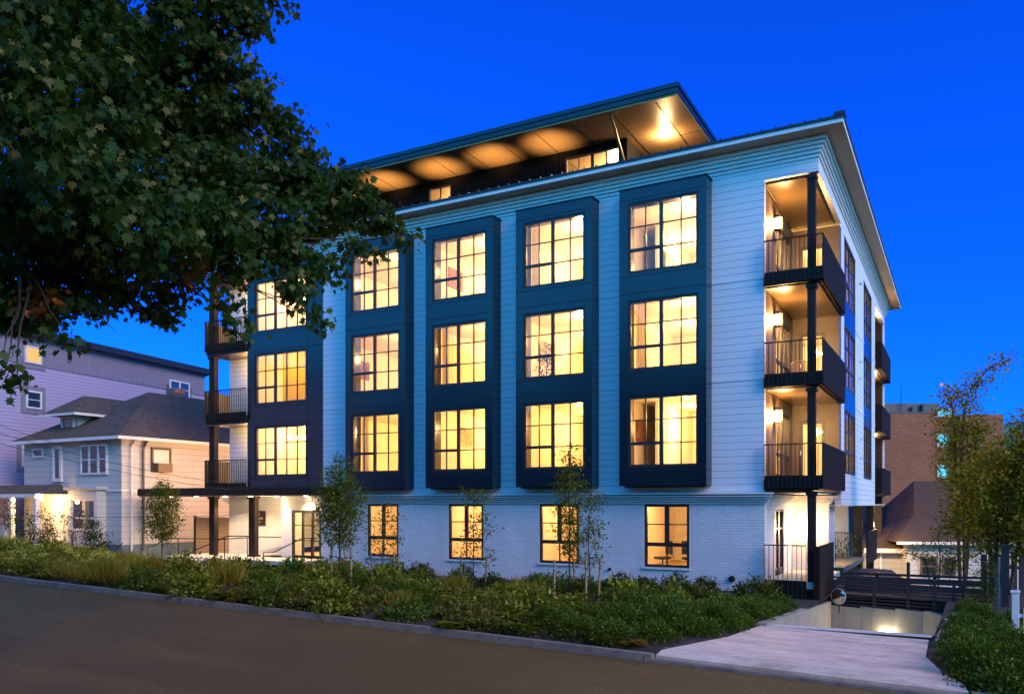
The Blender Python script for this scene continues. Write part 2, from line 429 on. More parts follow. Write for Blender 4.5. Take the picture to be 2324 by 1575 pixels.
for a, b in ((5.78, 8.8), (8.82, 12.0), (12.02, 15), (15.02, 18), (18.02, 40)):
    k_ = kerbseg(a, b, .0); n0 = len(kb.v); kb.v += k_.v; kb.f += [tuple(i+n0 for i in f) for f in k_.f]
k_ = kerbseg(.96, 5.77, -.085); n0 = len(kb.v); kb.v += k_.v; kb.f += [tuple(i+n0 for i in f) for f in k_.f]
struct(kb.build('kerb', plain('kerb_concrete', (.17, .145, .115), .85, var=.3, nscale=4, bmp=.4)))
# driveway slab: apron flaring to the street, joints scored between slabs
def dz(x, y): return g(x, max(y, -12.69))+.035+(-.07 if y < -12.6 else 0)
dl = [(.96, -12.74), (1.25, -11.6), (1.55, -10.2), (1.62, -7.72)]; dr = [(5.75, -12.74), (5.35, -11.6), (5.05, -10.2), (4.98, -7.72)]
dm = MB()
def lerp(a, b, t): return a+(b-a)*t
rows = []
for s in range(len(dl)-1):
    for q in range(6): rows.append((tuple(lerp(dl[s][i], dl[s+1][i], q/6) for i in (0, 1)), tuple(lerp(dr[s][i], dr[s+1][i], q/6) for i in (0, 1))))
rows.append((dl[-1], dr[-1]))
for (a, b), (c, d) in zip(rows[:-1], rows[1:]):
    for q in range(6):
        pa = [lerp(a[i], b[i], q/6) for i in (0, 1)]; pb = [lerp(a[i], b[i], (q+1)/6) for i in (0, 1)]
        pc = [lerp(c[i], d[i], (q+1)/6) for i in (0, 1)]; pd = [lerp(c[i], d[i], q/6) for i in (0, 1)]
        dm.poly([(p[0], p[1], dz(*p)) for p in (pa, pb, pc, pd)])
for q in range(6):
    pa = [lerp(dl[0][i], dr[0][i], q/6) for i in (0, 1)]; pb = [lerp(dl[0][i], dr[0][i], (q+1)/6) for i in (0, 1)]
    dm.poly([(pa[0], pa[1], dz(*pa)-.10), (pb[0], pb[1], dz(*pb)-.10), (pb[0], pb[1], dz(*pb)), (pa[0], pa[1], dz(*pa))])
struct(dm.build('driveway', 'drive'))
jm = MB()
def joint(a, b, w=.03):
    a = Vector(a); b = Vector(b); d = (b-a).normalized(); n = Vector((-d.y, d.x))*w/2; k = 8
    for i in range(k):
        p = a+(b-a)*i/k; q = a+(b-a)*(i+1)/k
        jm.poly([(v.x, v.y, dz(v.x, v.y)+.006) for v in (p-n, q-n, q+n, p+n)])
joint((1.6, -9.15), (5.0, -9.15)); joint((1.6, -8.05), (4.98, -8.05), .02)
for xx in (2.35, 3.25, 4.2): joint((xx, -9.13), (xx+.02, -8.05))
joint((.98, -12.35), (5.6, -12.35), .02)
struct(jm.build('driveway_joint', plain('pale_joint', (.60, .55, .46), .9)))
# sunken garage ramp
rm = MB()
for i in range(10):
    y0 = lerp(-7.7, 1.5, i/10); y1 = lerp(-7.7, 1.5, (i+1)/10)
    za = -.42-2.5*sm(i/10); zb = -.42-2.5*sm((i+1)/10)
    rm.poly([(1.75, y0, za), (5.02, y0, za), (5.02, y1, zb), (1.75, y1, zb)])
struct(rm.build('ramp', 'conc', smooth=True))
rw = root('retaining_wall', 'curved pale concrete retaining wall around the sunken garage ramp, lit from below', 'wall', (1.75, 1.5, -3))
o_ = rw.location
def rel(m, r):
    m.v = [(a-r.location.x, b-r.location.y, c-r.location.z) for a, b, c in m.v]; return m
back = MB(); n = 14
pts = [(1.60, 1.45), (2.6, 1.5), (3.6, 1.44), (4.4, 1.25), (4.95, .9), (5.1, .3), (5.1, -3), (5.08, -7.7)]
for (a, b) in zip(pts[:-1], pts[1:]):
    d = (Vector(b)-Vector(a)).normalized(); nn = Vector((d.y, -d.x))*-.25
    za = -.93 if a[1] > -1 else g(a[0], a[1])+.02; zb = -.98 if b[1] > -1 else g(b[0], b[1])+.02
    P = [(a[0], a[1]), (b[0], b[1]), (b[0]+nn.x, b[1]+nn.y), (a[0]+nn.x, a[1]+nn.y)]
    zt = [za, zb, zb, za]
    back._add([(p[0], p[1], -3.2) for p in P]+[(p[0], p[1], z) for p, z in zip(P, zt)], [(0, 3, 2, 1), (4, 5, 6, 7), (0, 1, 5, 4), (1, 2, 6, 5), (2, 3, 7, 6), (3, 0, 4, 7)])
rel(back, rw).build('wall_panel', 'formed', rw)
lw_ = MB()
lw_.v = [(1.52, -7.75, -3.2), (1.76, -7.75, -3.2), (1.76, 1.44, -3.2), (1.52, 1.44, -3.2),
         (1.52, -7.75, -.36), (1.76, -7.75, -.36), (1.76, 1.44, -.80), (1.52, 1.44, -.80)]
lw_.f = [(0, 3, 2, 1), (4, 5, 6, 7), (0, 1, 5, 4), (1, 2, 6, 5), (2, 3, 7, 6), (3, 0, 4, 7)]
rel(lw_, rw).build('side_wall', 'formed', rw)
_q = onY(2013, 1446, 1.30)
fl = root('ramp_flood_light', 'small bright bulkhead light low on the curved concrete wall of the garage ramp', 'light', (_q[0], 1.40, _q[1]-.09))
MB().box(-.09, .09, -.05, .05, .0, .14).build('housing', 'dark', fl, bev=.01)
MB().box(-.07, .07, -.06, -.052, .03, .13).build('lens', 'floodglow', fl)
MB().tube([(-.1, .0, .18), (.1, .0, .18)], .05, 10).build('bulb', 'floodglow', fl)
light('flood_lamp', (0, -.35, .16), .9, (1, .78, .42), .06, fl)
light('flood_lamp', (0, -2.2, .3), 2.6, (1, .78, .42), .2, fl)
# ------------------------------------------------------------------ the apartment block
A = root('apartment_building', 'white four-storey apartment block with charcoal bay windows, corner balconies and overhanging penthouse roof', 'building')
XR, XL, DP = 1.61, -24.95, 25.0
def shx(x, y, z): return (x-(.0188*y if y > 0 else 0), y, z)
def B(): return MB(shx)
F2, F3, F4 = 3.05, 6.2, 9.35
FL_ = (F2, F3, F4)
ZC = 12.78      # underside of cornice
BX = [(-4.60, -1.66), (-8.53, -5.59), (-12.43, -9.49), (-16.34, -13.40)]
LX0, LX1 = -22.42, -18.05
# white siding piers and field
w = B()
edges = [-18.05]+[v for b in sorted(BX) for v in b]+[0.0]
for a, b in zip(edges[0::2], edges[1::2]): w.box(a, b, 0, .22, 2.62, ZC)
for a, b in BX:
    w.box(a, b, 0, .22, 12.62, ZC); w.box(a, b, 0, .22, 2.62, 2.95)
w.box(0, XR, 0, .22, 12.36, ZC)
w.box(XR-.22, XR, .22, 5.46, 12.36, ZC)
SW = [(6.35, 10.0), (13.4, 17.1)]
# side wall (faces +x)
ys = [5.46]+[v for s in SW for v in s]+[19.0]
for a, b in zip(ys[0::2], ys[1::2]): w.box(XR-.22, XR, a, b, 2.25, ZC)
for a, b in SW:
    w.box(XR-.22, XR, a, b, 12.2, ZC); w.box(XR-.22, XR, a, b, 2.25, 3.4)
w.box(XR-.22, XR, 19.0, DP, 12.36, ZC)
w.box(XL, XR, DP-.22, DP, 2.62, ZC)            # back
w.box(XL, XL+.22, 1.4, DP-.22, 0, ZC)          # left
w.box(XL, LX0, 1.3, 1.4, 2.98, ZC)             # back of left balconies
w.build('siding_wall', 'siding', A)
for z in (F3-.03, F4-.03):
    for a, b in zip(edges[0::2], edges[1::2]): B().box(a+.01, b, -.022, -.002, z, z+.075).build('trim_board', 'trim', A)
    for a, b in zip(ys[0::2], ys[1::2]): B().box(XR+.002, XR+.022, a, b, z, z+.075).build('trim_board', 'trim', A)
# windows ------------------------------------------------------------
def fmap(yp): return lambda u, d, z: shx(u, yp+d, z)
def smap(xp): return lambda u, d, z: shx(xp-d, u, z)
def window(parent, mp, u0, u1, z0, z1, vb, hb, fw=.095, mw=.12, bw=.036, glass='glass', mat='frame', name='window'):
    """vb: thick mullions (fraction); hb: list of (u frac a, u frac b, z frac, thick?)"""
    m = MB(mp); W = u1-u0; H = z1-z0
    m.box(u0, u1, 0, .10, z0, z0+fw); m.box(u0, u1, 0, .10, z1-fw, z1)
    m.box(u0, u0+fw, 0, .10, z0+fw, z1-fw); m.box(u1-fw, u1, 0, .10, z0+fw, z1-fw)
    xs_ = []
    for f, t, a, b in vb:
        wd = mw if t else bw; c = u0+W*f; d0 = .012 if t else .03
        m.box(c-wd/2, c+wd/2, d0, .085, z0+fw+(H-2*fw)*a, z0+fw+(H-2*fw)*b)
    for a, b, f, t in hb:
        wd = mw*.85 if t else bw; c = z0+H*f; d0 = .014 if t else .034
        m.box(max(u0+W*a, u0+fw), min(u0+W*b, u1-fw), d0, .083, c-wd/2, c+wd/2)
    o = m.build(name, mat, parent)
    p = MB(mp); p.box(u0+fw, u1-fw, .05, .058, z0+fw, z1-fw); p.build('pane', glass, o)
    return o
def bay_window(parent, mp, u0, u1, z0, z1):
    return window(parent, mp, u0, u1, z0, z1,
                  [(.475, 1, 0, 1), (.25, 0, 0, 1), (.75, 0, 0, 1)],
                  [(0, .455, .335, 1), (0, .455, .66, 0), (.495, 1, .335, 0), (.495, 1, .665, 0)])
HS = [(3.48, 5.83), (6.66, 8.98), (9.86, 12.2)]
bayn = ['first', 'second', 'third', 'fourth']
for k, (a, b) in enumerate(BX):
    m = B(); y = -.60
    wa, wb = a+.30, b-.25
    m.box(a, wa, y, 0, 2.87, 12.65); m.box(wb, b, y, 0, 2.87, 12.65)
    zz = [2.87]+[v for h in HS for v in h]+[12.65]
    for z0, z1 in zip(zz[0::2], zz[1::2]): m.box(wa, wb, y, 0, z0, z1)
    bo = m.build('bay', 'panel', A)
    j = B()
    for z in (3.38, 6.08, 6.58, 9.20, 9.76, 12.30):
        B().box(a-.004, b+.004, y-.004, .0, z, z+.024).build('panel_joint', 'joint', bo)
    for z0, z1 in ((3.38, 6.08), (6.58, 9.20), (9.76, 12.3)):
        pass
    j.box(a-.03, b+.03, y-.03, .0, 12.655, 12.70)
    j.build('cap_flashing', 'joint', bo)
    s_ = B(); s_.box(a+.12, b-.05, y+.16, -.002, 2.82, 2.868); s_.build('bay_soffit', 'alcove', bo)
    for (z0, z1) in HS: bay_window(A, fmap(y+.03), wa, wb, z0, z1)
# left dark section
m = B(); HL = [(3.46, 5.66), (6.60, 8.84), (9.76, 12.0)]
wl, wr = -21.95, -18.93
m.box(LX0, wl, -.02, .2, 2.98, 12.36); m.box(wr, LX1, -.02, .2, 2.98, 12.36)
zz = [2.98]+[v for h in HL for v in h]+[12.36]
for z0, z1 in zip(zz[0::2], zz[1::2]): m.box(wl, wr, -.02, .2, z0, z1)
m.box(XL, LX1, -.02, .2, 12.36, ZC)
m.box(LX0, LX0+.15, .2, 1.3, 2.98, 12.36)
fs_ = m.build('panelled_wall', 'panel', A)
j = B()
for z in (3.36, 5.72, 6.50, 8.92, 9.66, 12.06, 12.36): j.box(LX0, LX1, -.025, .0, z, z+.024)
for x_ in (wl-.02, wr+.01): j.box(x_, x_+.016, -.026, 0, 2.98, 12.36)
j.box(-24.0, -23.98, -.026, 0, 12.37, ZC)
j.build('panel_joint', 'joint', fs_)
for (z0, z1) in HL:
    window(A, fmap(.0), wl, wr, z0, z1, [(.385, 1, 0, 1), (.19, 0, 0, 1), (.60, 0, 0, 1), (.80, 0, 0, 1)],
           [(0, .37, .335, 1), (0, .37, .66, 0), (.40, 1, .335, 0), (.40, 1, .665, 0)])
# side windows with spandrels
for a, b in SW:
    for i, (z0, z1) in enumerate(HS):
        window(A, smap(XR+.01), a, b, z0-.05, z1, [(.5, 1, 0, 1), (.25, 0, 0, 1), (.75, 0, 0, 1)],
               [(0, .47, .34, 1), (0, .47, .67, 0), (.53, 1, .34, 0), (.53, 1, .67, 0)], mw=.16, bw=.04)
    sp = B()
    for z0, z1 in ((5.83, 6.61), (8.98, 9.81)): sp.box(XR-.2, XR+.01, a, b, z0, z1)
    sp.build('spandrel_panel', 'panel', A)
# ground floor brick
GW = [(-3.96, -2.42), (-7.92, -6.38), (-11.82, -10.28), (-15.74, -14.20)]
w = B(); gs = sorted(GW); ed = [-18.0]+[v for q in gs for v in q]+[0.0]
for a, b in zip(ed[0::2], ed[1::2]): w.box(a, b, .06, .30, -.48, 2.6)
for a, b in GW: w.box(a, b, .06, .30, -.48, .18); w.box(a, b, .06, .30, 2.27, 2.6)
# alcove walls on the right: side wall of the inset patio, then the wall facing the street
AW = (1.75, 3.30)
w.box(-.30, -.002, .30, AW[0], -.1, 2.6); w.box(-.30, -.002, AW[1], 5.0, -.1, 2.6); w.box(-.30, -.002, AW[0], AW[1], 2.1, 2.6)
w.box(-.30, 1.24, 5.0, 5.3, -.1, 2.6)
w.box(.98, 1.24, 5.3, 6.6, -.1, 2.6)
w.box(-.3, .98, 6.3, 6.6, -.1, 2.6)
w.box(-.5, -.2, 6.6, 14.0, -.1, 2.6)
w.box(-.5, .9, 14.0, 14.3, -.1, 2.6); w.box(-.8, -.5, 14.0, 25, -4, 2.2)
# porch walls
w.box(-25.0, -20.88, 1.3, 1.55, -.6, 2.6); w.box(-20.88, -20.30, .5, 1.3, -.6, 2.6); w.box(-18.60, -18.0, .5, .8, -.6, 2.6); w.box(-20.30, -18.60, .5, .8, 2.0, 2.6)
w.box(-18.2, -18.0, .06, .5, -.6, 2.6)
w.build('brick_base', 'wbrick', A)
b_ = B(); b_.box(-18.0, .03, .09, .29, -.62, -.50); b_.build('foundation_strip', 'hconc', A)
for a, b in GW:
    window(A, fmap(.075), a, b, .18, 2.27, [(.5, 1, .36, 1), (.5, 0, 0, .36)], [(0, 1, .36, 1), (0, .47, .68, 0), (.53, 1, .68, 0)], fw=.085, mw=.15)
    s_ = B(); s_.box(a-.05, b+.05, .0, .058, .11, .178); s_.build('sill', 'wbrick', A)
# string course and cornice: stepped layers
def ringslab(m, d, z0, z1, parts):
    for (x0, x1, y0, y1) in parts: m.box(x0-d[0], x1+d[1], y0-d[2], y1+d[3], z0, z1)
bc = B(); steps = [(.07, 2.29), (.13, 2.365), (.19, 2.44), (.25, 2.515)]
for d, z in steps:
    bc.box(-18.2, 0+d, .058-d, .30, z, z+.030)
    bc.box(-.29, d, .30, 5.0-d, z, z+.045)
    bc.box(0, 1.24+d, 5.0-d, 5.29, z, z+.045)
    bc.box(1.0, 1.24+d, 5.29, 6.6, z, z+.045)
    bc.box(-.2, -.2+d, 6.6, 14-d, z, z+.045); bc.box(-.2, .9+d, 14-d, 14.3, z, z+.045)
    bc.box(-25.0-d, -20.9, 1.3-d, 1.5, z, z+.045)
bc.box(-18.2, .28, -.22, .28, 2.592, 2.64)
bc.build('string_course', 'trim', A)
co_ = B()
prof = [(.05, 12.78, 12.86), (.10, 12.89, 12.97), (.15, 13.00, 13.08), (.21, 13.11, 13.19), (.28, 13.22, 13.32)]
for d, z0, z1 in prof:
    co_.box(XL-d, XR+d, -d, DP+d, z0, z1)
    co_.box(XL-d+.03, XR+d-.03, -d+.03, DP+d-.03, z1, z1+.03)
co_.box(XL-.80, XR+.80, -.80, DP+.80, 13.36, 13.48)
es_ = B(); es_.box(XL-.77, XR+.77, -.77, DP+.77, 13.345, 13.358); es_.build('eave_soffit', plain('warm_lit_eave_soffit', (.52, .37, .24), .6, var=.05), A)  # warm street light from below put into this soffit's colour
co_.build('cornice', 'trim', A)
rf = B()
rf.box(XL-.84, XR+.84, -.84, DP+.84, 13.482, 13.56)
# slightly pitched metal roof with ribs
def rb(x0, x1, y0, y1, z): pass
i_ = 3.2
rf._add([(XL-.82, -.82, 13.56), (XR+.82, -.82, 13.56), (XR+.82, DP+.82, 13.56), (XL-.82, DP+.82, 13.56),
         (XL+i_, i_, 14.0), (XR-i_, i_, 14.0), (XR-i_, DP-i_, 14.0), (XL+i_, DP-i_, 14.0)],
        [(0, 1, 5, 4), (1, 2, 6, 5), (2, 3, 7, 6), (3, 0, 4, 7), (4, 5, 6, 7)])
ro = rf.build('roof', 'roofmetal', A)
rr = B()
x = XL-.6
while x < XR+.8:
    rr.box(x, x+.03, -.80, .2, 13.562, 13.64); x += .42
y = -.5
while y < DP+.7:
    rr.box(XR-.2, XR+.80, y, y+.03, 13.562, 13.63); y += .42
rr.box(XR+.55, XR+.86, -.86, -.55, 13.562, 13.66)
rr.build('seam_rib', 'roofmetal', ro)
# penthouse
pw = B(); PY0, PX0, PX1, PZ = 4.0, -20.5, -6.05, 16.53
wins = [(-15.40, -14.20), (-8.70, -6.35)]
pw.box(PX0, wins[0][0], PY0, PY0+.2, 13.5, PZ); pw.box(wins[0][1], wins[1][0], PY0, PY0+.2, 13.5, PZ); pw.box(wins[1][1], PX1, PY0, PY0+.2, 13.5, PZ)
for a, b in wins: pw.box(a, b, PY0, PY0+.2, 16.25, PZ); pw.box(a, b, PY0, PY0+.2, 13.5, 15.1)
pw.box(PX1-.2, PX1, PY0+.2, 15, 13.5, PZ); pw.box(PX0, PX0+.2, PY0+.2, 15, 13.5, PZ); pw.box(PX0, PX1, 15, 15.2, 13.5, PZ)
pw.build('penthouse_wall', 'corr', A)
M['corr'].node_tree.nodes['Principled BSDF'].inputs['Specular IOR Level'].default_value = .1; M['corr'].node_tree.nodes['Principled BSDF'].inputs['Roughness'].default_value = .9
window(A, fmap(PY0-.02), *wins[0], 15.1, 16.25, [(.5, 0, 0, 1)], [], fw=.07, bw=.04)
window(A, fmap(PY0-.02), *wins[1], 15.1, 16.25, [(.5, 1, 0, 1), (.25, 0, 0, 1), (.75, 0, 0, 1)], [], fw=.07, bw=.04)
pr = B(); RX0, RX1, RY0, RY1 = -23.0, -3.28, 1.6, 17.0
pr.box(RX0, RX1, RY0, RY1, 16.62, 16.92)
pro = pr.build('penthouse_roof', 'panel', A)
ps = B(); ps.box(RX0+.04, RX1-.04, RY0+.05, RY1-.05, PZ+.002, 16.618); ps.build('roof_soffit', 'bronze', pro)
pj = B(); x = RX0+1.0
while x < RX1-.5:
    pj.box(x, x+.03, RY0+.3, RY1-.3, PZ-.006, PZ+.0015); x += 1.62
for yy in (4.8, 8): pj.box(-5.4, -3.4, yy, yy+.03, PZ-.005, PZ+.0015)
pj.build('soffit_seam', 'joint', pro)
rg = B(); rg.box(RX0-.04, RX1+.04, RY0-.04, RY0, 16.80, 16.95); rg.box(RX1, RX1+.04, RY0, RY1, 16.80, 16.95); rg.build('gutter', 'panel', pro)
ds = B(); q0 = onY(1388, 248, 1.9); q1 = onY(1432, 330, 3.9)
ds.tube([(q0[0], 1.9, PZ-.02), (q0[0]+.02, 2.05, PZ-.18), (PX1+.05, 3.85, 15.15), (PX1+.05, 3.9, 14.9), (PX1+.05, 3.9, 13.6)], .055, 10)
ds.build('downpipe', 'bronze', A)
for x_, z_ in ((-3.95, 16.45),):
    pass
dlg = B(); dlg.tube([(-4.75, 4.5, PZ-.045), (-4.75, 4.5, PZ)], .10, 14)
dlg.build('downlight', 'lampglow', A)
light('penthouse_lamp', (-4.75, 4.5, PZ-.20), 120, (1, .62, .28), .06, A)
for x_ in (-8.9, -11.5, -14.1, -17.0, -19.6):
    s_ = B(); s_.box(x_-.05, x_+.05, PY0-.14, PY0-.002, 14.65, 14.78); s_.build('wall_uplight', 'dark', A)
    light('uplight_lamp', (x_-.0188*4, PY0-1.15, 14.7), 170, (1, .58, .22), .10, A, 'SPOT', (math.pi-math.radians(4), 0, 0), 78, 1.0)
# balconies on the right corner
def railing(parent, mp, u0, u1, z0, z1, step=.115, plate=None, depth=.03, mat='dark', posts=True):
    m = MB(mp)
    m.box(u0, u1, -.025, .025, z1-.035, z1); m.box(u0, u1, -.012, .012, z0, z0+.02)
    n = max(2, int(round((u1-u0)/step)))
    for i in range(n+1):
        u = u0+.008+(u1-u0-.016)*i/n
        m.box(u-.007, u+.007, -.016, .016, z0, z1-.035)
    if plate: m.box(u0+.02, u1-.02, .02, .05, plate[0], plate[1])
    return m.build('railing', mat, parent)
for i, F in enumerate(FL_):
    sl = B(); sl.box(.0, XR+.10, -.10, 5.0, F-.32, F); sl.box(0, XR+.10, 5.0, 5.46, F-.32, F)
    so = sl.build('balcony', 'dark', A)
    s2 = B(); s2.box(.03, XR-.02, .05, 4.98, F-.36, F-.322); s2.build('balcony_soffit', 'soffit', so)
    railing(so, fmap(-.15), .02, XR+.15, F-.28, F+1.08, .135, (F-.28, F+.10))
    sg = B(); sg.box(XR+.13, XR+.16, -.15, 5.3, F-.30, F+1.08); sg.build('side_guard', 'guard', so)
    # inner walls
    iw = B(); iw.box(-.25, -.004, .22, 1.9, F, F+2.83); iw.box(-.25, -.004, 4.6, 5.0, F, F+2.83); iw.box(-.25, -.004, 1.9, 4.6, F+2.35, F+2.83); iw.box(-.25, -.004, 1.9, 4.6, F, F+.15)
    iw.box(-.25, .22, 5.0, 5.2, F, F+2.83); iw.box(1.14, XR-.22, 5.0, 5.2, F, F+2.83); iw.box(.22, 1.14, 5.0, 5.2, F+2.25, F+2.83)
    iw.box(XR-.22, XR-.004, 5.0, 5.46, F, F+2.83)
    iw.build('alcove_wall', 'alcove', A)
    window(A, smap(-.02), 1.9, 4.6, F+.15, F+2.35, [(.5, 1, 0, 1), (.25, 0, 0, 1), (.75, 0, 0, 1)], [(0, 1, .34, 1)], mat='frame')
    dd = window(A, fmap(5.02), .22, 1.14, F+.02, F+2.25, [], [], fw=.13, name='balcony_door')
    h_ = B(); h_.box(.27, .30, 4.97, 5.0, F+1.0, F+1.15); h_.build('door_handle', 'trim', dd)
    # sconce
    sc = B(); sc.box(-.004, .14, 1.55, 1.60, F+2.36, F+2.40); sc.box(.01, .25, 1.45, 1.71, F+2.285, F+2.31); sc.box(.01, .25, 1.45, 1.71, F+1.90, F+1.925)
    for dx in (.02, .235):
        for dy in (1.46, 1.692): sc.box(dx, dx+.01, dy, dy+.01, F+1.98, F+2.28)
    s0 = sc.build('wall_lantern', 'dark', A)
    gl = B(); gl.box(.05, .21, 1.50, 1.67, F+1.95, F+2.26); gl.build('lantern_glass', 'lampglow', s0)
    light('lantern_lamp', (.30, 1.57, F+2.10), 95, (1, .52, .18), .06, A)
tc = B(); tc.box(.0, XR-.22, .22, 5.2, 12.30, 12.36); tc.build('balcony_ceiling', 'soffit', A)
for (z0, z1) in ((-.62, 2.66), (F2, F3-.38), (F3, F4-.38), (F4, 12.30)):
    p_ = B(); p_.box(XR-.33, XR-.10, .02, .26, z0, z1-.12); p_.box(XR-.37, XR-.06, -.02, .30, z1-.12, z1-.003); p_.build('corner_post', 'dark', A)
# ground patio right
pa = B(); pa.box(.0, XR+.015, -.05, 5.0, -.30, -.10)
po = pa.build('patio_slab', 'conc', A)
railing(po, fmap(-.12), .02, XR-.33, -.62, 1.03, .135, (-.62, -.06))
sg = B(); sg.box(XR+.03, XR+.06, -.15, 3.0, -.98, 1.02); sg.box(XR-.12, XR+.03, -.15, -.12, -.98, 1.0); sg.build('side_guard', 'guard', po)
window(A, smap(-.02), AW[0], AW[1], .05, 2.1, [(.5, 1, 0, 1)], [(0, 1, .36, 0), (0, 1, .68, 0)], fw=.07)
sc = B(); sc.box(.52, .60, 4.93, 4.995, 1.15, 1.75); s0 = sc.build('wall_lantern', 'dark', A)
gl = B(); gl.box(.60, .66, 4.90, 4.96, 1.20, 1.70); gl.box(.46, .52, 4.90, 4.96, 1.20, 1.70); gl.build('lantern_glass', 'lampglow', s0)
light('patio_lamp', (.70, 4.45, 1.45), 12, (1, .56, .24), .08, A)
light('patio_lamp', (.45, 4.3, 1.45), 9, (1, .56, .24), .08, A)
# underside of first floor and second patio
ov = B(); ov.box(-.5, XR-.004, 5.3, 25, 2.20, 2.248)
ov.box(.02, XR-.25, .32, 4.98, 2.62, 2.66)
ov.build('overhang_soffit', 'cream', A)
p2 = B(); p2.box(-.2, XR-.05, 6.6, 14, -.30, -.10); p2o = p2.build('patio_slab', plain('dark_paver', (.10, .085, .065), .8), A)
railing(p2o, fmap(13.72), .0, XR-.46, -.30, 1.0, .13); railing(p2o, fmap(8.0), .0, XR-.5, -.9, .95, .15)
sg = B(); sg.box(XR+.03, XR+.06, 14.5, 19.5, -.5, 1.0); sg.build('side_guard', 'guard', p2o)
for y in (13.8, 19.4):
    p_ = B(); p_.box(XR-.45, XR-.10, y, y+.35, -4, 2.2); p_.build('corner_post', 'dark', A)
w2 = window(A, smap(-.22), 7.2, 8.9, .0, 2.1, [(.5, 1, 0, 1)], [], fw=.08)
sc = B(); sc.box(-.10, .10, 9.6, 9.75, 1.30, 1.60); s0 = sc.build('wall_lantern', 'dark', A)
gl = B(); gl.box(-.05, .20, 9.45, 9.58, 1.2, 1.5); gl.build('lantern_glass', 'lampglow', s0)
light('patio_lamp', (1.1, 19.9, 1.2), 260, (1, .62, .30), .08, A)  # added light for the cream house front, no fixture at this spot
light('patio_lamp', (.40, 9.2, 1.35), 45, (1, .62, .28), .08, A)
fd = B(); fd.tube([(.55, 9.5, 2.17), (.55, 9.5, 2.2)], .12, 14); fd.build('downlight', 'downglow', A)
# rear corner balconies
for i, F in enumerate(FL_):
    sl = B(); sl.box(.2, XR+.10, 19.05, DP-.1, F-.32, F); so = sl.build('balcony', 'dark', A)
    s2 = B(); s2.box(.25, XR-.02, 19.1, DP-.2, F-.36, F-.322); s2.build('balcony_soffit', 'soffit', so)
    sg = B(); sg.box(XR+.28, XR+.32, 19.0, DP, F-.30, F+1.05); sg.box(XR, XR+.28, 19.0, 19.04, F-.3, F+1.05); sg.box(XR-.02, XR+.28, 19.04, DP, F-.30, F-.1); sg.build('side_guard', 'guard', so)
    light('rear_balcony_lamp', (.9, 22, F+2.3), 30, (1, .60, .25), .06, A)
ip = B(); ip.box(-.1, .15, 18.8, DP-.22, 2.62, 12.7); ip.box(.15, XR-.22, 18.8, 19.0, 2.62, 12.7); ip.box(.15, XR-.22, 19.0, DP-.22, 12.30, 12.36)
ip.build('alcove_wall', 'alcove', A)
for (z0, z1) in ((-4, 2.66), (F2, F3-.38), (F3, F4-.38), (F4, 12.30)):
    p_ = B(); p_.box(XR-.45, XR-.10, DP-.6, DP-.25, z0, z1-.003); p_.build('corner_post', 'dark', A)
# left corner balconies
for i, F in enumerate(FL_):
    sl = B(); sl.box(XL, LX0-.004, -.10, 1.3, F-.32, F); so = sl.build('balcony', 'dark', A)
    s2 = B(); s2.box(XL+.03, LX0-.01, -.05, 1.27, F-.36, F-.322); s2.build('balcony_soffit', 'soffit', so)
    railing(so, fmap(-.15), XL-.02, LX0+.05, F-.18, F+1.20, .115, (F-.16, F+.16))
    sg = B(); sg.box(XL-.05, XL-.02, -.15, 1.3, F-.18, F+1.18); sg.build('side_guard', M['litguard'], so)
    ig = B(); ig.box(LX0-.02, LX0-.004, .2, 1.3, F, F+2.78); ig.build('alcove_wall', 'alcove', A)
    light('balcony_lamp', (LX0-.5, .55, F+2.45), 34, (1, .62, .28), .06, A)
for q_ in ((2.2, 4.0), (6.0, 3.6)): light('added_side_fill', (XL-.5, q_[0], q_[1]), 130, (1, .50, .20), .08, A)  # added unseen lights washing the old house's side wall, no fixtures
tc = B(); tc.box(XL, LX0, .2, 1.3, 12.30, 12.36); tc.build('balcony_ceiling', 'soffit', A)
for (z0, z1) in ((-.05, 2.60), (F2, F3-.38), (F3, F4-.38), (F4, 12.36)):
    p_ = B(); p_.box(XL+.08, XL+.42, .0, .24, z0, z1-.10); p_.box(XL+.03, XL+.47, -.05, .29, z1-.10, z1-.003); p_.build('corner_post', 'dark', A)
p_ = B(); p_.box(-22.36, -22.0, .0, .24, -.05, 2.50); p_.box(-22.42, -21.94, -.05, .29, 2.50, 2.598); p_.box(-22.42, -21.94, -.05, .29, -.049, .03); p_.build('porch_post', 'dark', A)
# canopy over the entry
ca = B(); ca.box(-28.6, -17.2, -.95, 1.29, 2.66, 2.95); cao = ca.build('entry_canopy', 'dark', A)
cs = B(); cs.box(-28.55, -17.25, -.90, 1.28, 2.61, 2.658); cs.build('canopy_soffit', 'tansoffit', cao)
cr = B(); x = -28.5
while x < -17.3: cr.box(x, x+.12, -.97, 1.25, 2.951, 2.99); x += .30
cr.build('canopy_roofing', 'roofmetal', cao)
for x_ in (-27.8, -26.0, -24.1, -22.5, -20.9, -19.2):
    d_ = B(); d_.tube([(x_, .25, 2.598), (x_, .25, 2.612)], .10, 14); d_.build('downlight', 'downglow', cao)
    light('canopy_lamp', (x_, .25, 2.50), 60 if x_ < -25 else 70, (1, .66, .33), .06, A, 'SPOT', (0, 0, 0), 120, .8)
light('porch_fill_lamp', (-21.3, -.1, 2.2), 20, (1, .66, .33), .1, A)
# entry door (glazed, three leaves)
window(A, fmap(.52), -20.28, -18.62, -.04, 2.0, [(.36, 1, 0, 1), (.70, 1, 0, 1)], [(0, 1, .36, 0), (0, 1, .68, 0)], fw=.10, mw=.10, bw=.04, name='entry_door')
pf = B(); pf.box(-26.0, -18.02, -1.6, 1.3, -.20, -.05); pf.build('porch_floor', 'conc', A)
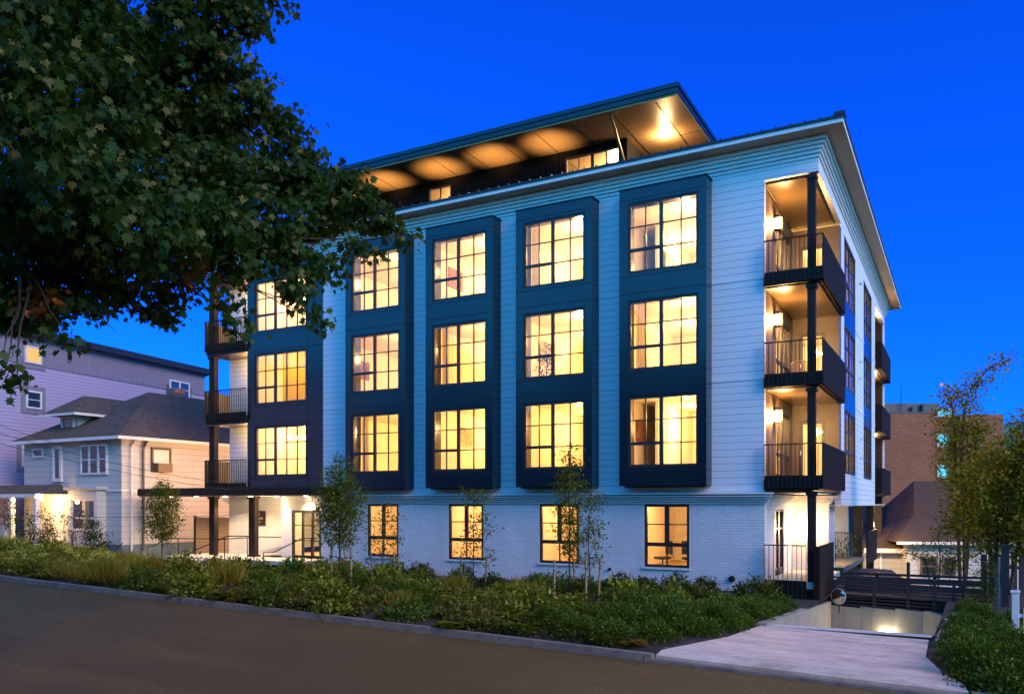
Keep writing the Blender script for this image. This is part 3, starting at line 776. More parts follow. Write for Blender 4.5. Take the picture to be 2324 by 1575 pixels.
# interiors: floors, partitions, lamps -----------------------------------
it = B()
for F in (-.05, F2, F3, F4): it.box(-22.2, -.26, .24, 7.0, F-.02, F)
it.box(-.26, XR-.23, 5.5, 18.7, F2-.02, F2); it.box(-.26, XR-.23, 5.5, 18.7, F3-.02, F3); it.box(-.26, XR-.23, 5.5, 18.7, F4-.02, F4)
it.build('interior_floor', 'infloor', A)
iw = B(); px = [-22.2, -18.1, -12.9, -9.0, -5.1]
for z0, z1 in ((-.05, 2.60), (F2, 6.0), (F3, 9.15), (F4, 12.4)):
    iw.box(-22.2, -.26, 7.0, 7.1, z0, z1)
    for x_ in px[1:]: iw.box(x_-.05, x_+.05, .3, 7.0, z0, z1)
    iw.box(-22.25, -22.2, .24, 7.0, z0, z1) if z0 > 0 else None
    iw.box(-.30, -.26, .3, 7.0, z0, z1) if z0 < 0 else None
    if z0 > 0:
        iw.box(-3.0, -2.9, 7.1, 18.6, z0, z1); iw.box(-3, XR-.24, 11.6, 11.7, z0, z1); iw.box(-3, XR-.24, 18.65, 18.7, z0, z1)
    iw.box(-22.2, -.26, .24, 7.0, z1, z1+.03)
    if z0 > 0: iw.box(-3, XR-.23, 5.5, 18.7, z1+.031, z1+.05)
iw.box(-4.4, -4.3, 2.5, 7.0, F2, 6.0); iw.box(-4.4, -4.3, 2.5, 7.0, F4, 12.4)
iw.build('interior_wall', 'inwall', A)
rooms = [(-3.13, 1.0), (-7.06, .95), (-10.96, .95), (-14.87, 1.0), (-20.4, .9)]
ci = 0
RE = 115
for x_, e_ in rooms:
    for F in FL_:
        v = (1.0, 1.18, 1.05, 1.0, 1.12, 1.15, 1.08)[ci % 7]; cc = ((1, .56, .19), (1, .52, .16), (1, .60, .24))[ci % 3]; ci += 1
        light('room_lamp', (x_+.15, 1.3, F+2.25), RE*e_*v*.28, cc, .10, A)
        light('room_lamp', (x_-.3, 4.5, F+2.2), RE*e_*v*.7, cc, .12, A)
for x_, e_ in ((-3.2, 1), (-7.1, 1), (-11.0, 1), (-15.4, 1)):
    light('room_lamp', (x_, 3.2, 2.2), RE*.5, (1, .56, .22), .10, A)
light('lobby_lamp', (-20, 3.0, 2.3), 170, (1, .66, .3), .1, A)
for F in FL_:
    light('side_room_lamp', (-1.2, 8.5, F+2.3), 75, (1, .66, .22), .1, A)
    light('side_room_lamp', (-1.2, 15, F+2.3), 60, (1, .66, .22), .1, A)
for x_ in (-7.5, -14.8): light('penthouse_room_lamp', (x_, 6.5, 15.9), 330, (1, .68, .34), .1, A)
for x_ in (-2.3, -6.3):
    for F in FL_:
        d_ = B(); d_.tube([(x_-.4, .75, F+2.745), (x_-.4, .75, F+2.77)], .07, 12); d_.build('ceiling_lamp', 'lampglow', A)
# curtain, kitchen, cabinets
cu = B(); n = 60
for k in range(n):
    u0 = -20.75+1.75*k/n; u1 = -20.75+1.75*(k+1)/n
    cu.poly([(u0, .45+.04*math.sin(k*1.1), F3+.15), (u1, .45+.04*math.sin((k+1)*1.1), F3+.15), (u1, .45+.04*math.sin((k+1)*1.1), F3+2.75), (u0, .45+.04*math.sin(k*1.1), F3+2.75)])
cu.build('curtain', 'curtain', A, smooth=True)
for (x_, F, w_) in ((-4.1, F3, .35), (-1.98, F2, .3), (-8.1, F4, .35), (-12.0, F3, .3), (-15.9, F2, .35), (-13.75, F4, .3), (-18.98, F4, .3)):
    cc = B(); n = 14
    for k in range(n):
        u0 = x_-w_/2+w_*k/n; u1 = x_-w_/2+w_*(k+1)/n; a_ = .12+.03*math.sin(k*1.6); b_ = .12+.03*math.sin((k+1)*1.6)
        cc.poly([(u0, a_, F+.05), (u1, b_, F+.05), (u1, b_, F+2.85), (u0, a_, F+2.85)])
    cc.build('side_curtain', 'linen', A, smooth=True)
for (x_, y_, F, h_, mt) in ((-5.05, 2.2, F2, 1.5, 'art1'), (-9.0, 2.0, F3, 1.6, 'art2'), (-12.9, 1.6, F4, 1.7, 'art1'), (-4.3, 3.2, F4, 1.5, 'art2'), (-12.9, 2.4, F2, 1.6, 'art2'), (-18.1, 2.0, F3, 1.6, 'art1')):
    pf_ = B(); pf_.box(x_+.052, x_+.08, y_, y_+1.1, F+h_, F+h_+.8); pf_.build('picture', M[mt], A)
for (x_, F) in ((-7.3, F2), (-11.4, F3), (-2.6, F4)):
    bk = B(); bk.box(x_-.8, x_+.3, 6.55, 6.98, F, F+2.1); bk.build('bookcase', 'cabinet', A)
for F in (F2, F4):
    ch_ = B(); ch_.tube([(-21.3, 1.9, F+2.9), (-21.3, 1.9, F+2.35)], .01, 5)
    for k in range(8): ch_.tube([(-21.3, 1.9, F+2.35), (-21.3+.35*math.cos(k*.785), 1.9+.35*math.sin(k*.785), F+2.25)], .008, 4)
    co2 = ch_.build('chandelier', 'dark', A)
    cb_ = B()
    for k in range(8): cb_.tube([(-21.3+.35*math.cos(k*.785), 1.9+.35*math.sin(k*.785), F+2.2), (-21.3+.35*math.cos(k*.785), 1.9+.35*math.sin(k*.785), F+2.3)], .035, 8)
    cb_.build('bulb_ring', 'lampglow', co2)
kc = B()
for base, xx in ((F2, -2.8), (-.05, -3.6)):
    for k in range(4): kc.box(xx+.55*k, xx+.55*k+.52, 6.62, 6.98, base+1.45, base+2.25); kc.box(xx+.55*k, xx+.55*k+.52, 6.42, 6.98, base+.02, base+.9)
kc.build('kitchen_cabinet', 'cabinet', A)
# wall vents, hose bib
for (x_, z_, r_) in ((-5.2, .05, .05), (-1.02, -.10, .10)):
    v_ = B(); v_.tube([(x_, .058, z_), (x_, -.02, z_)], r_, 14); v_.tube([(x_, -.021, z_), (x_, -.05, z_)], r_*.55, 12); v_.build('wall_vent', 'dark', A)
for (x_, z_) in ((-16.9, -.05), (-16.5, -.03)):
    v_ = B(); v_.tube([(x_, .055, z_), (x_, -.10, z_), (x_+.02, -.14, z_-.06)], .045, 10); v_.build('fire_inlet', 'orange' if x_ < -16.7 else 'dark', A)
for (y_, z_) in ((11.5, 11.6), (11.6, 8.3), (11.6, 7.6), (11.8, 5.0), (11.8, 4.2)):
    v_ = B(); v_.box(XR+.002, XR+.12, y_, y_+.22, z_, z_+.10); v_.build('wall_vent', 'trim', A)
# ------------------------------------------------------------------ things at the block
# sign
sg = root('wall_sign', 'small square bronze plaque with pale lettering on the porch wall, half hidden by the post', 'sign', (-23.05, 1.27, 1.62))
MB().box(-.52, .42, -.03, .0, -.32, .34).build('plate', 'sign', sg, bev=.006)
def text(body, size, loc, mat, parent, name='lettering'):
    c = bpy.data.curves.new(name, 'FONT'); c.body = body; c.size = size; c.align_x = 'CENTER'; c.extrude = .004
    o = bpy.data.objects.new(name, c); COL.objects.link(o); o.data.materials.append(M[mat])
    dg = bpy.context.evaluated_depsgraph_get(); me = bpy.data.meshes.new_from_object(o.evaluated_get(dg)); bpy.data.objects.remove(o)
    me.materials.clear(); me.materials.append(M[mat])
    o = bpy.data.objects.new(name, me); COL.objects.link(o); o.location = loc; o.rotation_euler = (math.pi/2, 0, 0); o.parent = parent
    return o
text('0', .22, (.06, -.034, .12), 'signgold', sg); text('STRAD', .16, (.04, -.034, -.06), 'signgold', sg); text('APTS', .09, (.02, -.034, -.20), 'signgold', sg)
# steps
st = root('entry_steps', 'three concrete steps with a low pale cheek wall leading up to the lit porch', 'steps', (-21.3, -1.6, -.6))
s_ = MB()
for i in range(3): s_.box(-.7, 1.3, -.35*(i+1), -.35*i, 0, .55-.17*(i+1)+.0)
s_.build('step', 'conc', st)
MB().box(-2.6, -.72, -1.0, 0, -.05, .50).build('cheek_wall', 'cream', st)
def rail(name, label, pts, posts, r=.022, grp=None):
    o = root(name, label, 'handrail', pts[0], group=grp)
    m = MB(); m.tube([tuple(Vector(p)-Vector(pts[0])) for p in pts], r, 8); m.build('rail', 'dark', o)
    for p, zb in posts:
        q = Vector(p)-Vector(pts[0]); MB().tube([tuple(q), (q.x, q.y, q.z-zb)], r*.9, 8).build('post', 'dark', o)
    return o
rail('handrail', 'black handrail rising along the left side of the porch steps', [(-23.4, -2.7, -.45), (-23.4, -2.7, .30), (-22.9, -2.5, .32), (-21.9, -1.6, .92), (-20.9, -1.2, .92)], [((-22.0, -1.68, .85), .9)])
rail('handrail', 'black handrail on the right of the porch steps in front of the glazed door', [(-19.0, -2.4, -.45), (-19.0, -2.4, .35), (-18.6, -2.2, .37), (-17.9, -1.4, .90), (-17.4, -1.1, .90)], [((-17.6, -1.2, .88), .9)])
rail('handrail', 'long low black ramp handrail crossing in front of the cedar panel and brick porch wall', [(-29.5, .3, -.2), (-29.5, .3, .22), (-29.0, .3, .24), (-28.3, .35, .62), (-24.5, .7, .66), (-22.7, 1.0, .78), (-21.2, 1.1, .78)], [((-27.5, .45, .62), 1.0), ((-25.4, .62, .64), .8), ((-23.4, .9, .72), .75)])
rail('handrail', 'thin lower black ramp rail in front of the left neighbour wall', [(-30.2, -1.2, -.3), (-30.2, -1.2, .10), (-29.8, -1.2, .12), (-29.3, -1.2, .45)], [])
cp = root('cedar_screen', 'lit cedar board screen with dark edge posts behind the porch ramp', 'fence panel', (-26.3, 1.9, -.1))
MB().box(-1.7, 1.2, 0, .06, -.5, 1.72).build('boards', 'cedar', cp)
MB().box(-1.82, -1.7, -.03, .09, -.5, 1.78).build('post', 'dark', cp)
# convex mirror
cm = root('convex_mirror', 'round convex traffic mirror at the top of the ramp beside the dark patio guard', 'mirror', (2.02, 1.1, -1.0))
m_ = MB(); R_ = .24
d_ = Vector((math.sin(math.radians(-20)), -math.cos(math.radians(-20)), 0)); a_ = Vector((-d_.y, d_.x, 0))
vs_ = []; fs_ = []; nr, na = 6, 24
for i in range(nr+1):
    r_ = R_*i/nr; h_ = .07*(1-(i/nr)**2)
    for j in range(na):
        t = 2*math.pi*j/na; p = a_*r_*math.cos(t)+Vector((0, 0, 1))*r_*math.sin(t)+d_*h_; vs_.append((p.x, p.y, p.z+.40))
for i in range(nr):
    for j in range(na): fs_.append((i*na+j, i*na+(j+1) % na, (i+1)*na+(j+1) % na, (i+1)*na+j))
m_._add(vs_, fs_); m_.build('mirror_face', 'mirror', cm, smooth=True)
r_ = MB(); r_.tube([tuple(a_*R_*math.cos(t)+Vector((0, 0, R_*math.sin(t)+.40))) for t in [2*math.pi*k/24 for k in range(25)]], .012, 6); r_.build('rim', 'conc', cm)
MB().tube([(0.02, .03, -.1), (0.02, .03, .40)], .02, 8).build('bracket', 'dark', cm)
# wicker chair on the third-floor balcony
ch = root('wicker_chair', 'round-backed wicker chair on the middle right balcony behind the railing', 'chair', (.72, 2.2, F3), math.radians(200))
m_ = MB(); m_.tube([(.26*math.cos(t), .24*math.sin(t), .40) for t in [2*math.pi*k/20 for k in range(21)]], .025, 6); m_.tube([(0, 0, .38), (0, 0, .42)], .25, 20); m_.build('seat', 'wicker', ch)
m_ = MB()
for k in range(17):
    t = math.pi*k/16; m_.tube([(.27*math.cos(t), -.05+.27*math.sin(t)*-1, .42), (.33*math.cos(t), -.05-.33*math.sin(t), .62+.25*math.sin(t))], .010, 5)
m_.tube([(.33*math.cos(t), -.05-.33*math.sin(t), .62+.25*math.sin(t)) for t in [math.pi*k/16 for k in range(17)]], .024, 6)
for q in (.25, .5, .75): m_.tube([((.27+.06*q)*math.cos(t), -.05-(.27+.06*q)*math.sin(t), .42+q*(.20+.25*math.sin(t))) for t in [math.pi*k/16 for k in range(17)]], .012, 5)
m_.build('backrest', 'wicker', ch)
for sx in (-1, 1):
    for sy in (-1, 1): MB().tube([(.2*sx, .19*sy, .4), (.24*sx, .23*sy, 0)], .018, 6).build('leg', 'wicker', ch)
# office chairs seen in the ground-floor window
def office(x, y, rz, label):
    o = root('office_chair', label, 'chair', (x, y, -.05), rz)
    MB().box(-.24, .24, -.22, .24, .42, .50).build('seat', 'chair', o, bev=.03)
    b = MB(); b.box(-.22, .22, -.28, -.22, .58, 1.05); b.build('backrest', 'chair', o, bev=.02)
    MB().tube([(0, 0, .06), (0, 0, .42)], .025, 8).build('column', 'dark', o)
    m_ = MB()
    for k in range(5):
        t = 2*math.pi*k/5; m_.tube([(0, 0, .09), (.27*math.cos(t), .27*math.sin(t), .05)], .018, 6)
    m_.build('base', 'dark', o)
office(-3.75, 1.3, 2.4, 'dark office chair inside the lower left of the rightmost ground-floor window')
office(-2.85, 1.5, -2.6, 'dark office chair inside the lower right of the rightmost ground-floor window')
# indoor plant
ip = root('indoor_plant', 'leafy potted plant standing inside the third-storey bay window', 'plant', (-7.65, .05, F3))
m_ = MB(); m_.tube([(0, 0, 0), (0, 0, .35)], .16, 14, .20); m_.build('pot', 'conc', ip)
MB().tube([(0, 0, .3), (.03, 0, 1.0), (0, 0, 1.5)], .02, 6).build('stem', 'bark', ip)
foliage('leaves', [(0, 0, 1.0, .32), (.08, 0, 1.35, .33), (-.1, 0, .75, .28), (.02, 0, 1.6, .25)], 3.2, .09, OVAL, 'lfdark', ip)

# ------------------------------------------------------------------ left neighbour house
hx0, hx1, hy0 = -37.75, -29.87, -.86
H = root('old_house', 'old two-storey white house with dormered shingle roof and lit porch left of the block', 'house', (hx1, hy0, 0))
def HB(): return MB(lambda x, y, z: (x-hx1, y-hy0, z))
ridY, ridZ = onX(338, 890, (hx0+hx1)/2+.3)
eh, ov_ = 5.45, .55
w = HB(); w.box(hx0, hx1, hy0, 11.0, .30, eh); w.build('wall', 'hsiding', H)
w = HB(); w.box(hx0+.03, hx1-.03, hy0+.03, 11, -.8, .30); w.build('foundation', 'hconc', H)
w = HB(); w.box(hx0-.02, hx1+.05, hy0-.05, 11, 2.86, 2.98); w.build('belt', 'htrim', H)
r = HB(); xm = (hx0+hx1)/2+.3; ry0 = max(ridY, 2.2); rz_ = ridZ
ex0, ex1, ey0, ey1 = hx0-ov_, hx1+ov_, hy0-ov_, 11.6
r._add([(ex0, ey0, eh), (ex1, ey0, eh), (ex1, ey1, eh), (ex0, ey1, eh), (xm, ry0, rz_), (xm, max(ry0+1, 7.5), rz_)],
       [(0, 1, 4), (1, 2, 5, 4), (2, 3, 5), (3, 0, 4, 5), (3, 2, 1, 0)])
rfh = r.build('roof', 'shingle', H)
e = HB(); e.box(ex0-.03, ex1+.03, ey0-.03, ey0, eh-.12, eh+.03); e.box(ex1, ex1+.03, ey0, ey1, eh-.12, eh+.03); e.build('fascia', 'htrim', rfh)
ux, uz = onY(400, 905, ry0+2.2)
c_ = HB(); c_.box(ux-.55, ux+.10, ry0+2.0, ry0+2.7, rz_-1.3, uz+.6); c_.build('chimney', 'chim', rfh)
# dormer
dx0, dz0 = onY(137, 968, hy0+.8); dx1, _ = onY(178, 968, hy0+.8); _, dzt = onY(160, 942, hy0+.8)
dr_ = HB(); dr_.box(dx0, dx1, hy0+.8, hy0+3.5, eh, dzt); dro = dr_.build('dormer', 'hsiding', H)
de = HB(); a0, a1 = dx0-.75, dx1+.75; yb = hy0+.1; zt = dzt; pk = onY(195, 903, hy0+2.2)[1]
de._add([(a0, yb, zt), (a1, yb, zt), (a1, yb+4, zt), (a0, yb+4, zt), ((a0+a1)/2, yb+1.5, pk), ((a0+a1)/2, yb+4, pk)],
        [(0, 1, 4), (1, 2, 5, 4), (2, 3, 5), (3, 0, 4, 5), (3, 2, 1, 0)])
de.build('dormer_roof', 'shingle', dro)
de = HB(); de.box(a0-.02, a1+.02, yb-.03, yb, zt-.10, zt+.02); de.box(a1, a1+.03, yb, yb+4, zt-.10, zt+.02); de.build('fascia', 'htrim', dro)
window(H, lambda u, d, z: (u-hx1, .8-.105+d, z), dx0+.28, dx1-.28, eh+.1, dzt-.12, [(.5, 0, 0, 1)], [], fw=.06, glass='glassdark', mat='htrim')
def hmap(u, d, z): return (u-hx1, -.105+d, z)
a0, zt_ = onY(186, 1010, hy0); a1, zb_ = onY(246, 1076, hy0)
window(H, hmap, a0, a1, zb_, zt_, [(.33, 1, 0, 1), (.67, 1, 0, 1)], [(0, 1, .5, 0)], fw=.09, mw=.13, bw=.05, glass='glassdark', mat='htrim')
a0, zt_ = onY(122, 1013, hy0); a1, zb_ = onY(143, 1093, hy0)
window(H, hmap, a0, a1, zb_, zt_, [], [], fw=.17, glass='glassdark', mat='htrim', name='upper_door')
a0, zt_ = onY(78, 1018, hy0); a1, zb_ = onY(101, 1038, hy0)
window(H, hmap, a0, a1, zb_, zt_, [], [], fw=.09, glass='glassdark', mat='htrim')
# box bay below
a0, zt_ = onY(176, 1112, hy0); a1, _ = onY(241, 1112, hy0)
b_ = HB(); b_.box(a0, a0+.2, hy0-.5, hy0, .2, zt_); b_.box(a1-.2, a1, hy0-.5, hy0, .2, zt_); b_.box(a0+.2, a1-.2, hy0-.5, hy0, .2, 1.0); b_.box(a0+.2, a1-.2, hy0-.5, hy0, zt_-.45, zt_); b_.box(a0-.15, a1+.15, hy0-.65, hy0, zt_, zt_+.14)
b_.build('box_bay', 'hsiding', H)
window(H, lambda u, d, z: (u-hx1, -.46+d, z), a0+.2, a1-.2, 1.0, zt_-.45, [], [(0, 1, .4, 1)], fw=.08, glass='glassdark', mat='htrim')
# side window with unit
b0, zt_ = onX(342, 1015, hx1); b1, zb_ = onX(386, 1072, hx1)
window(H, lambda u, d, z: (.11-d, u-hy0, z), b0, b1, zb_, zt_, [], [(0, 1, .22, 1)], fw=.10, glass='cream', mat='alcove')
b_ = HB(); b_.box(hx1+.05, hx1+.45, b0+.1, b1-.2, zb_, zb_+.42); b_.build('air_conditioner', 'alcove', H)
# downpipes
for dy_, r_ in ((.45, .05), (1.1, .06)):
    MB().tube([(.10, dy_+.25, eh-.05), (.12, dy_, eh-.5), (.12, dy_, .0)], r_, 8).build('downpipe', 'htrim' if r_ < .055 else 'alcove', H)
# porch
pz = 3.0
p = HB(); px0, px1 = hx0-3.5, onY(165, 1112, hy0)[0]; pd = 1.9
p._add([(px0, hy0-pd, pz-.25), (px1, hy0-pd, pz-.25), (px1, hy0, pz-.25), (px0, hy0, pz-.25), (px0, hy0, pz+.25), (px1-1.0, hy0, pz+.25)], [(0, 1, 5, 4), (1, 2, 5), (3, 2, 1, 0)])
pr_ = p.build('porch_roof', 'shingle', H)
p = HB(); p.box(px0, px1+.03, hy0-pd-.03, hy0-pd, pz-.42, pz-.24); p.build('fascia', 'htrim', pr_)
for x_ in (px1-.25, px1-2.3, px1-4.6):
    p = HB(); p.box(x_-.11, x_+.11, hy0-pd+.1, hy0-pd+.32, .2, pz-.42); p.build('porch_column', 'htrim', H)
p = HB(); p.box(px0, px1-2.6, hy0-pd+.05, hy0-pd+.20, .0, 1.15); p.build('porch_parapet', 'hsiding', H)
p = HB(); p.box(px0, px1, hy0-pd, hy0, .0, .2); p.build('porch_floor', 'conc', H)
p = HB(); p.box(px1-1.6, px1-.7, hy0-.05, hy0-.002, .2, 2.35); p.build('front_door', 'htrim', H)
p = HB(); lx, lz = onY(89, 1125, hy0-1.0); p.box(lx-.12, lx+.12, hy0-1.12, hy0-.88, lz-.22, lz+.16); p.build('porch_lantern', 'lampglow', H)
light('porch_lamp', (lx-hx1, -1.0, lz-.30), 60, (1, .52, .16), .1, H)
light('porch_lamp', (lx+1.4-hx1, -.9, lz-.30), 8, (1, .52, .16), .1, H)
# ------------------------------------------------------------------ purple building
d0 = ray(1817, 1142); L_ = math.hypot(d0[0], d0[1]); ux_, uy_ = d0[0]/L_, d0[1]/L_
P0 = onD(460, 838, 60); ang = math.atan2(-uy_, -ux_)   # local +x runs towards the viewer
U = root('purple_building', 'long lavender clapboard building with grey roof band behind the old house', 'building', (P0[0], P0[1], 0), ang)
PT = P0[2]
def onU(x, y):
    r_ = ray(x, y); bx_, by_ = -ux_, -uy_
    det = r_[0]*(-by_)-r_[1]*(-bx_)
    rx, ry_ = P0[0]-CAM[0], P0[1]-CAM[1]
    k = (rx*(-by_)-ry_*(-bx_))/det; t = (CAM[0]+k*r_[0]-P0[0])*bx_+(CAM[1]+k*r_[1]-P0[1])*by_
    return t, CAM[2]+k*r_[2]
# which local side faces the viewer
vx, vy = CAM[0]-P0[0], CAM[1]-P0[1]; ly = -math.sin(ang)*vx+math.cos(ang)*vy; sg_ = 1 if ly > 0 else -1
def UM(): return MB(lambda x, y, z: (x, y*sg_, z))     # +y out of the facade
w = UM(); w.box(-.2, 40, -12, 0, -1, PT-1.9); w.build('wall', 'purple', U)
w = UM(); w.box(-.25, 40, -12, .05, PT-1.9, PT-1.55); w.box(-.2, 40, -12, .02, PT-1.55, PT-.5); w.box(-.3, 40, -12, .12, PT-.5, PT-.38); w.build('roof_band', 'pgrey', U)
w = UM(); w.box(-.6, 40, -12, .5, PT-.38, PT); w.build('roof', 'roofmetal', U)
def uwin(x0, y0, x1, y1, glass, vb=[], hb=[]):
    t1, za = onU(x0, y0); t0, zb = onU(x1, y1)
    t0, t1 = min(t0, t1), max(t0, t1); z0, z1 = min(za, zb), max(za, zb)
    tr = UM(); tr.box(t0-.28, t1+.28, .004, .05, z0-.28, z1+.28); tr.build('window_trim', 'pgrey', U)
    m = lambda u, d, z: (u, sg_*(.12-d), z)
    o = window(U, m, t0, t1, z0, z1, vb, hb, fw=.09, glass=glass, mat='htrim')
    return t0, t1, z0, z1
M['litpane'] = emit('lit_window_pane', (1, .62, .22), .21)
uwin(54, 783, 92, 829, 'litpane'); uwin(57, 885, 92, 930, 'glassdark', [], [(0, 1, .5, 0)])
uwin(383, 861, 428, 906, 'glassdark', [(.5, 1, 0, 1)], [(0, 1, .5, 0)]); uwin(48, 1010, 54, 1060, 'glassdark')
# ------------------------------------------------------------------ buildings behind on the right
K = root('brick_building', 'red brick apartment building with stepped roofline behind the fence on the right', 'building', (0, 0, 0))
a = onD(1975, 937, 78); b = onD(2122, 937, 78); c = onD(2255, 945, 80); d = onD(2278, 953, 84)
K.location = (a[0], a[1], -5); K.rotation_euler = (0, 0, YAW)
def kx(p): return (p[0]-a[0])*CS+(p[1]-a[1])*SN
zt = a[2]+5; x1 = kx(b); x2 = kx(c); x3 = kx(d)
w = MB(); w.box(0, x1, 0, 10, 0, zt); w.build('wall', 'redbrick', K)
w = MB(); w.box(x1+.01, x2-4.0, 1.6, 10, 0, zt-.2); w.box(x2-4.0, x2, .4, 10, 0, zt-.1); w.build('recessed_wall', 'redbrick', K)
w = MB(); w.box(x2+.01, x3, 2, 9, 0, zt-.9); w.build('stair_tower', 'panel', K)
w = MB(); w.box(2.3, x1+1.6, 2.2, 9, zt, zt+1.15); w.box(-.02, x1+.03, -.05, .2, zt, zt+.10); w.build('roof_storey', plain('grey_brown_cladding', (.10, .085, .08), .7), K)
w = MB(); w.tube([(3.8, 2.0, zt), (3.8, 2.0, zt+2.8)], .04, 6); w.tube([(5.8, 2.0, zt), (5.8, 2.0, zt+1.0)], .15, 8); w.tube([(x1-1.2, 2.0, zt), (x1-1.2, 2.0, zt+.8)], .12, 8); w.build('roof_vent', 'roofmetal', K)
M['coolpane'] = glassy('reflective_pane', refl=.5, opaque=.9, oc=(.10, .16, .18))
for (xa, ya, xb, yb_) in ((2131, 927, 2163, 946), (2127, 984, 2154, 1014), (2127, 1054, 2154, 1086)):
    qa = onD(xa, ya, 79.5); qb = onD(xb, yb_, 79.5)
    m = lambda u, d, z: (u, 1.5+d-(0 if ya > 940 else -.3), z)
    window(K, m, kx(qa), kx(qb), qb[2]+5, qa[2]+5, [], [], fw=.14, glass='coolpane', mat='htrim')
R = root('cream_house', 'low cream clapboard house with steep brown shingle roof beyond the dark fence', 'house', (0, 0, 0))
a = onD(2062, 1228, 45); R.location = (a[0], a[1], -4); R.rotation_euler = (0, 0, YAW*.75)
s45 = 45/FL
def rx_(x): return (x-2062)*s45*1.02
def rz(y): return CAM[2]-(y-PY)*s45+4
w = MB(); w.box(0, 14, 0, 8, 0, rz(1228)); w.build('wall', 'hsiding', R)
w = MB(); w.box(rx_(1985), .002, 1.2, 8, 0, rz(1248)); w.build('wing_wall', 'hsiding', R)
w = MB(); e0, e1 = rx_(2030), 14.6; zt = rz(1229); tp = rz(1105)+.4
w._add([(e0, -.6, zt), (e1, -.6, zt), (e1, 8.6, zt), (e0, 8.6, zt), (rx_(2122), 3.6, tp), (11.5, 3.6, tp), (rx_(2100), 1.9, rz(1166)), ], [(0, 1, 5, 4, 6), (1, 2, 5), (2, 3, 4, 5), (3, 0, 6, 4), (3, 2, 1, 0)])
ro_ = w.build('roof', 'shinglebr', R)
w = MB(); w.box(e0-.02, e1, -.64, -.6, zt-.12, zt+.03); w.build('fascia', 'htrim', ro_)
w = MB(); e2 = rx_(1975)
w._add([(e2, .6, rz(1249)), (.1, .6, rz(1249)), (.1, 8, rz(1249)), (e2, 8, rz(1249)), (rx_(2050), 3, rz(1200)), (1.6, 4, rz(1160))], [(0, 1, 5, 4), (3, 0, 4), (2, 3, 4, 5), (3, 2, 1, 0), (1, 2, 5)])
w.build('wing_roof', 'shinglebr', R)
w = MB(); w.box(e2-.02, .12, .56, .6, rz(1256), rz(1246)); w.build('fascia', 'htrim', R)
m = lambda u, d, z: (u, -.105+d, z)
window(R, m, rx_(2086), rx_(2122), rz(1306), rz(1262), [], [(0, 1, .5, 1)], fw=.10, glass='glassdark', mat='alcove'); window(R, m, rx_(2132), rx_(2160), rz(1306), rz(1262), [], [(0, 1, .5, 1)], fw=.10, glass='glassdark', mat='alcove')
MB().tube([(rx_(2017), 1.1, rz(1255)), (rx_(2017), 1.1, .5)], .06, 8).build('downpipe', 'htrim', R)
for (x, yt, h, F) in ((2018, 1188, 3.2, 60), (2058, 1172, 3.4, 60)):
    p = onD(x, yt, F); o = root('cypress', 'small dark cone-shaped evergreen against the brick wall, %s' % ('nearer the block' if x < 2030 else 'taller and beside the roof'), 'tree', (p[0], p[1], p[2]-h-1))
    bl = [(0, 0, z, .75*(1-(z-.3)/(h+1.2))+.08) for z in [.5+i*.35 for i in range(int((h+.4)/.35))]]
    foliage('crown', bl, 1.8, .16, OVAL, 'lfdark', o, droop=-.6)
    MB().tube([(0, 0, 0), (0, 0, h)], .06, 6).build('trunk', 'bark', o)

# ------------------------------------------------------------------ fences, poles
fn = root('slat_fence', 'black horizontal slat fence with posts above the curved retaining wall', 'fence', (1.9, 1.9, -1))
def ft(x): return -.28-.025*(x-2)
m_ = MB()
for k in range(9):
    z = k*.105
    m_._add([(1.75, 1.62, -.90+z), (5.45, 1.62, -1.0+z), (5.45, 1.65, -1.0+z), (1.75, 1.65, -.90+z), (1.75, 1.62, -.85+z), (5.45, 1.62, -.95+z), (5.45, 1.65, -.95+z), (1.75, 1.65, -.85+z)],
            [(0, 3, 2, 1), (4, 5, 6, 7), (0, 1, 5, 4), (1, 2, 6, 5), (2, 3, 7, 6), (3, 0, 4, 7)])
rel(m_, fn).build('slat', 'fence', fn)
for x_, zt in ((3.96, .50), (4.67, -.02), (5.2, -.12), (5.44, -.12), (3.0, -.1)):
    rel(MB().box(x_-.045, x_+.045, 1.58, 1.72, -1.1, zt), fn).build('post', 'fence', fn)
f2 = root('board_fence', 'taller dark board fence with wide horizontal boards behind the slat fence', 'fence', (2.5, 3.4, -1))
m_ = MB()
for k, (za, zb) in enumerate(((-.08, -.0), (-.32, -.13), (-.55, -.37), (-.80, -.60), (-1.1, -.85))): m_.box(1.9, 6.3, 3.4, 3.43, za, zb)
rel(m_, f2).build('board', 'fence', f2)
m_ = MB(); m_.box(1.9, 3.95, 3.45, 3.47, -1.4, -.35); rel(m_, f2).build('backing_panel', 'fence', f2)
for x_ in (2.9, 4.6, 6.2): rel(MB().box(x_-.05, x_+.05, 3.44, 3.54, -1.6, .02), f2).build('post', 'fence', f2)
q = onD(2185, 1356, 27.6)
o = root('fence_reflector', 'small red reflector disc on the end post of the slat fence', 'reflector', (q[0]+.16, q[1]-.1, q[2]+.05)); MB().tube([(0, 0, 0), (0, -.03, 0)], .07, 12).build('disc', plain('red_marker', (.7, .02, .02), .4), o)
MB().tube([(0, .02, -.4), (0, .02, .15)], .03, 8).build('stalk', 'fence', o)
q = onD(2281, 1240, 24)
o = root('utility_pole', 'short dark square pole standing among the shrubs on the right', 'pole', (q[0], q[1], -1.2)); m_ = MB(); m_.box(-.09, .09, -.09, .09, 0, q[2]+1.2); m_.box(-.12, .12, -.12, .12, q[2]+1.2, q[2]+1.26); m_.build('shaft', plain('dark_blue_paint', (.010, .014, .022), .7), o)
MB().tube([(-.14, -.02, 0), (-.14, -.02, q[2]+.9)], .025, 6).build('conduit', 'conc', o)
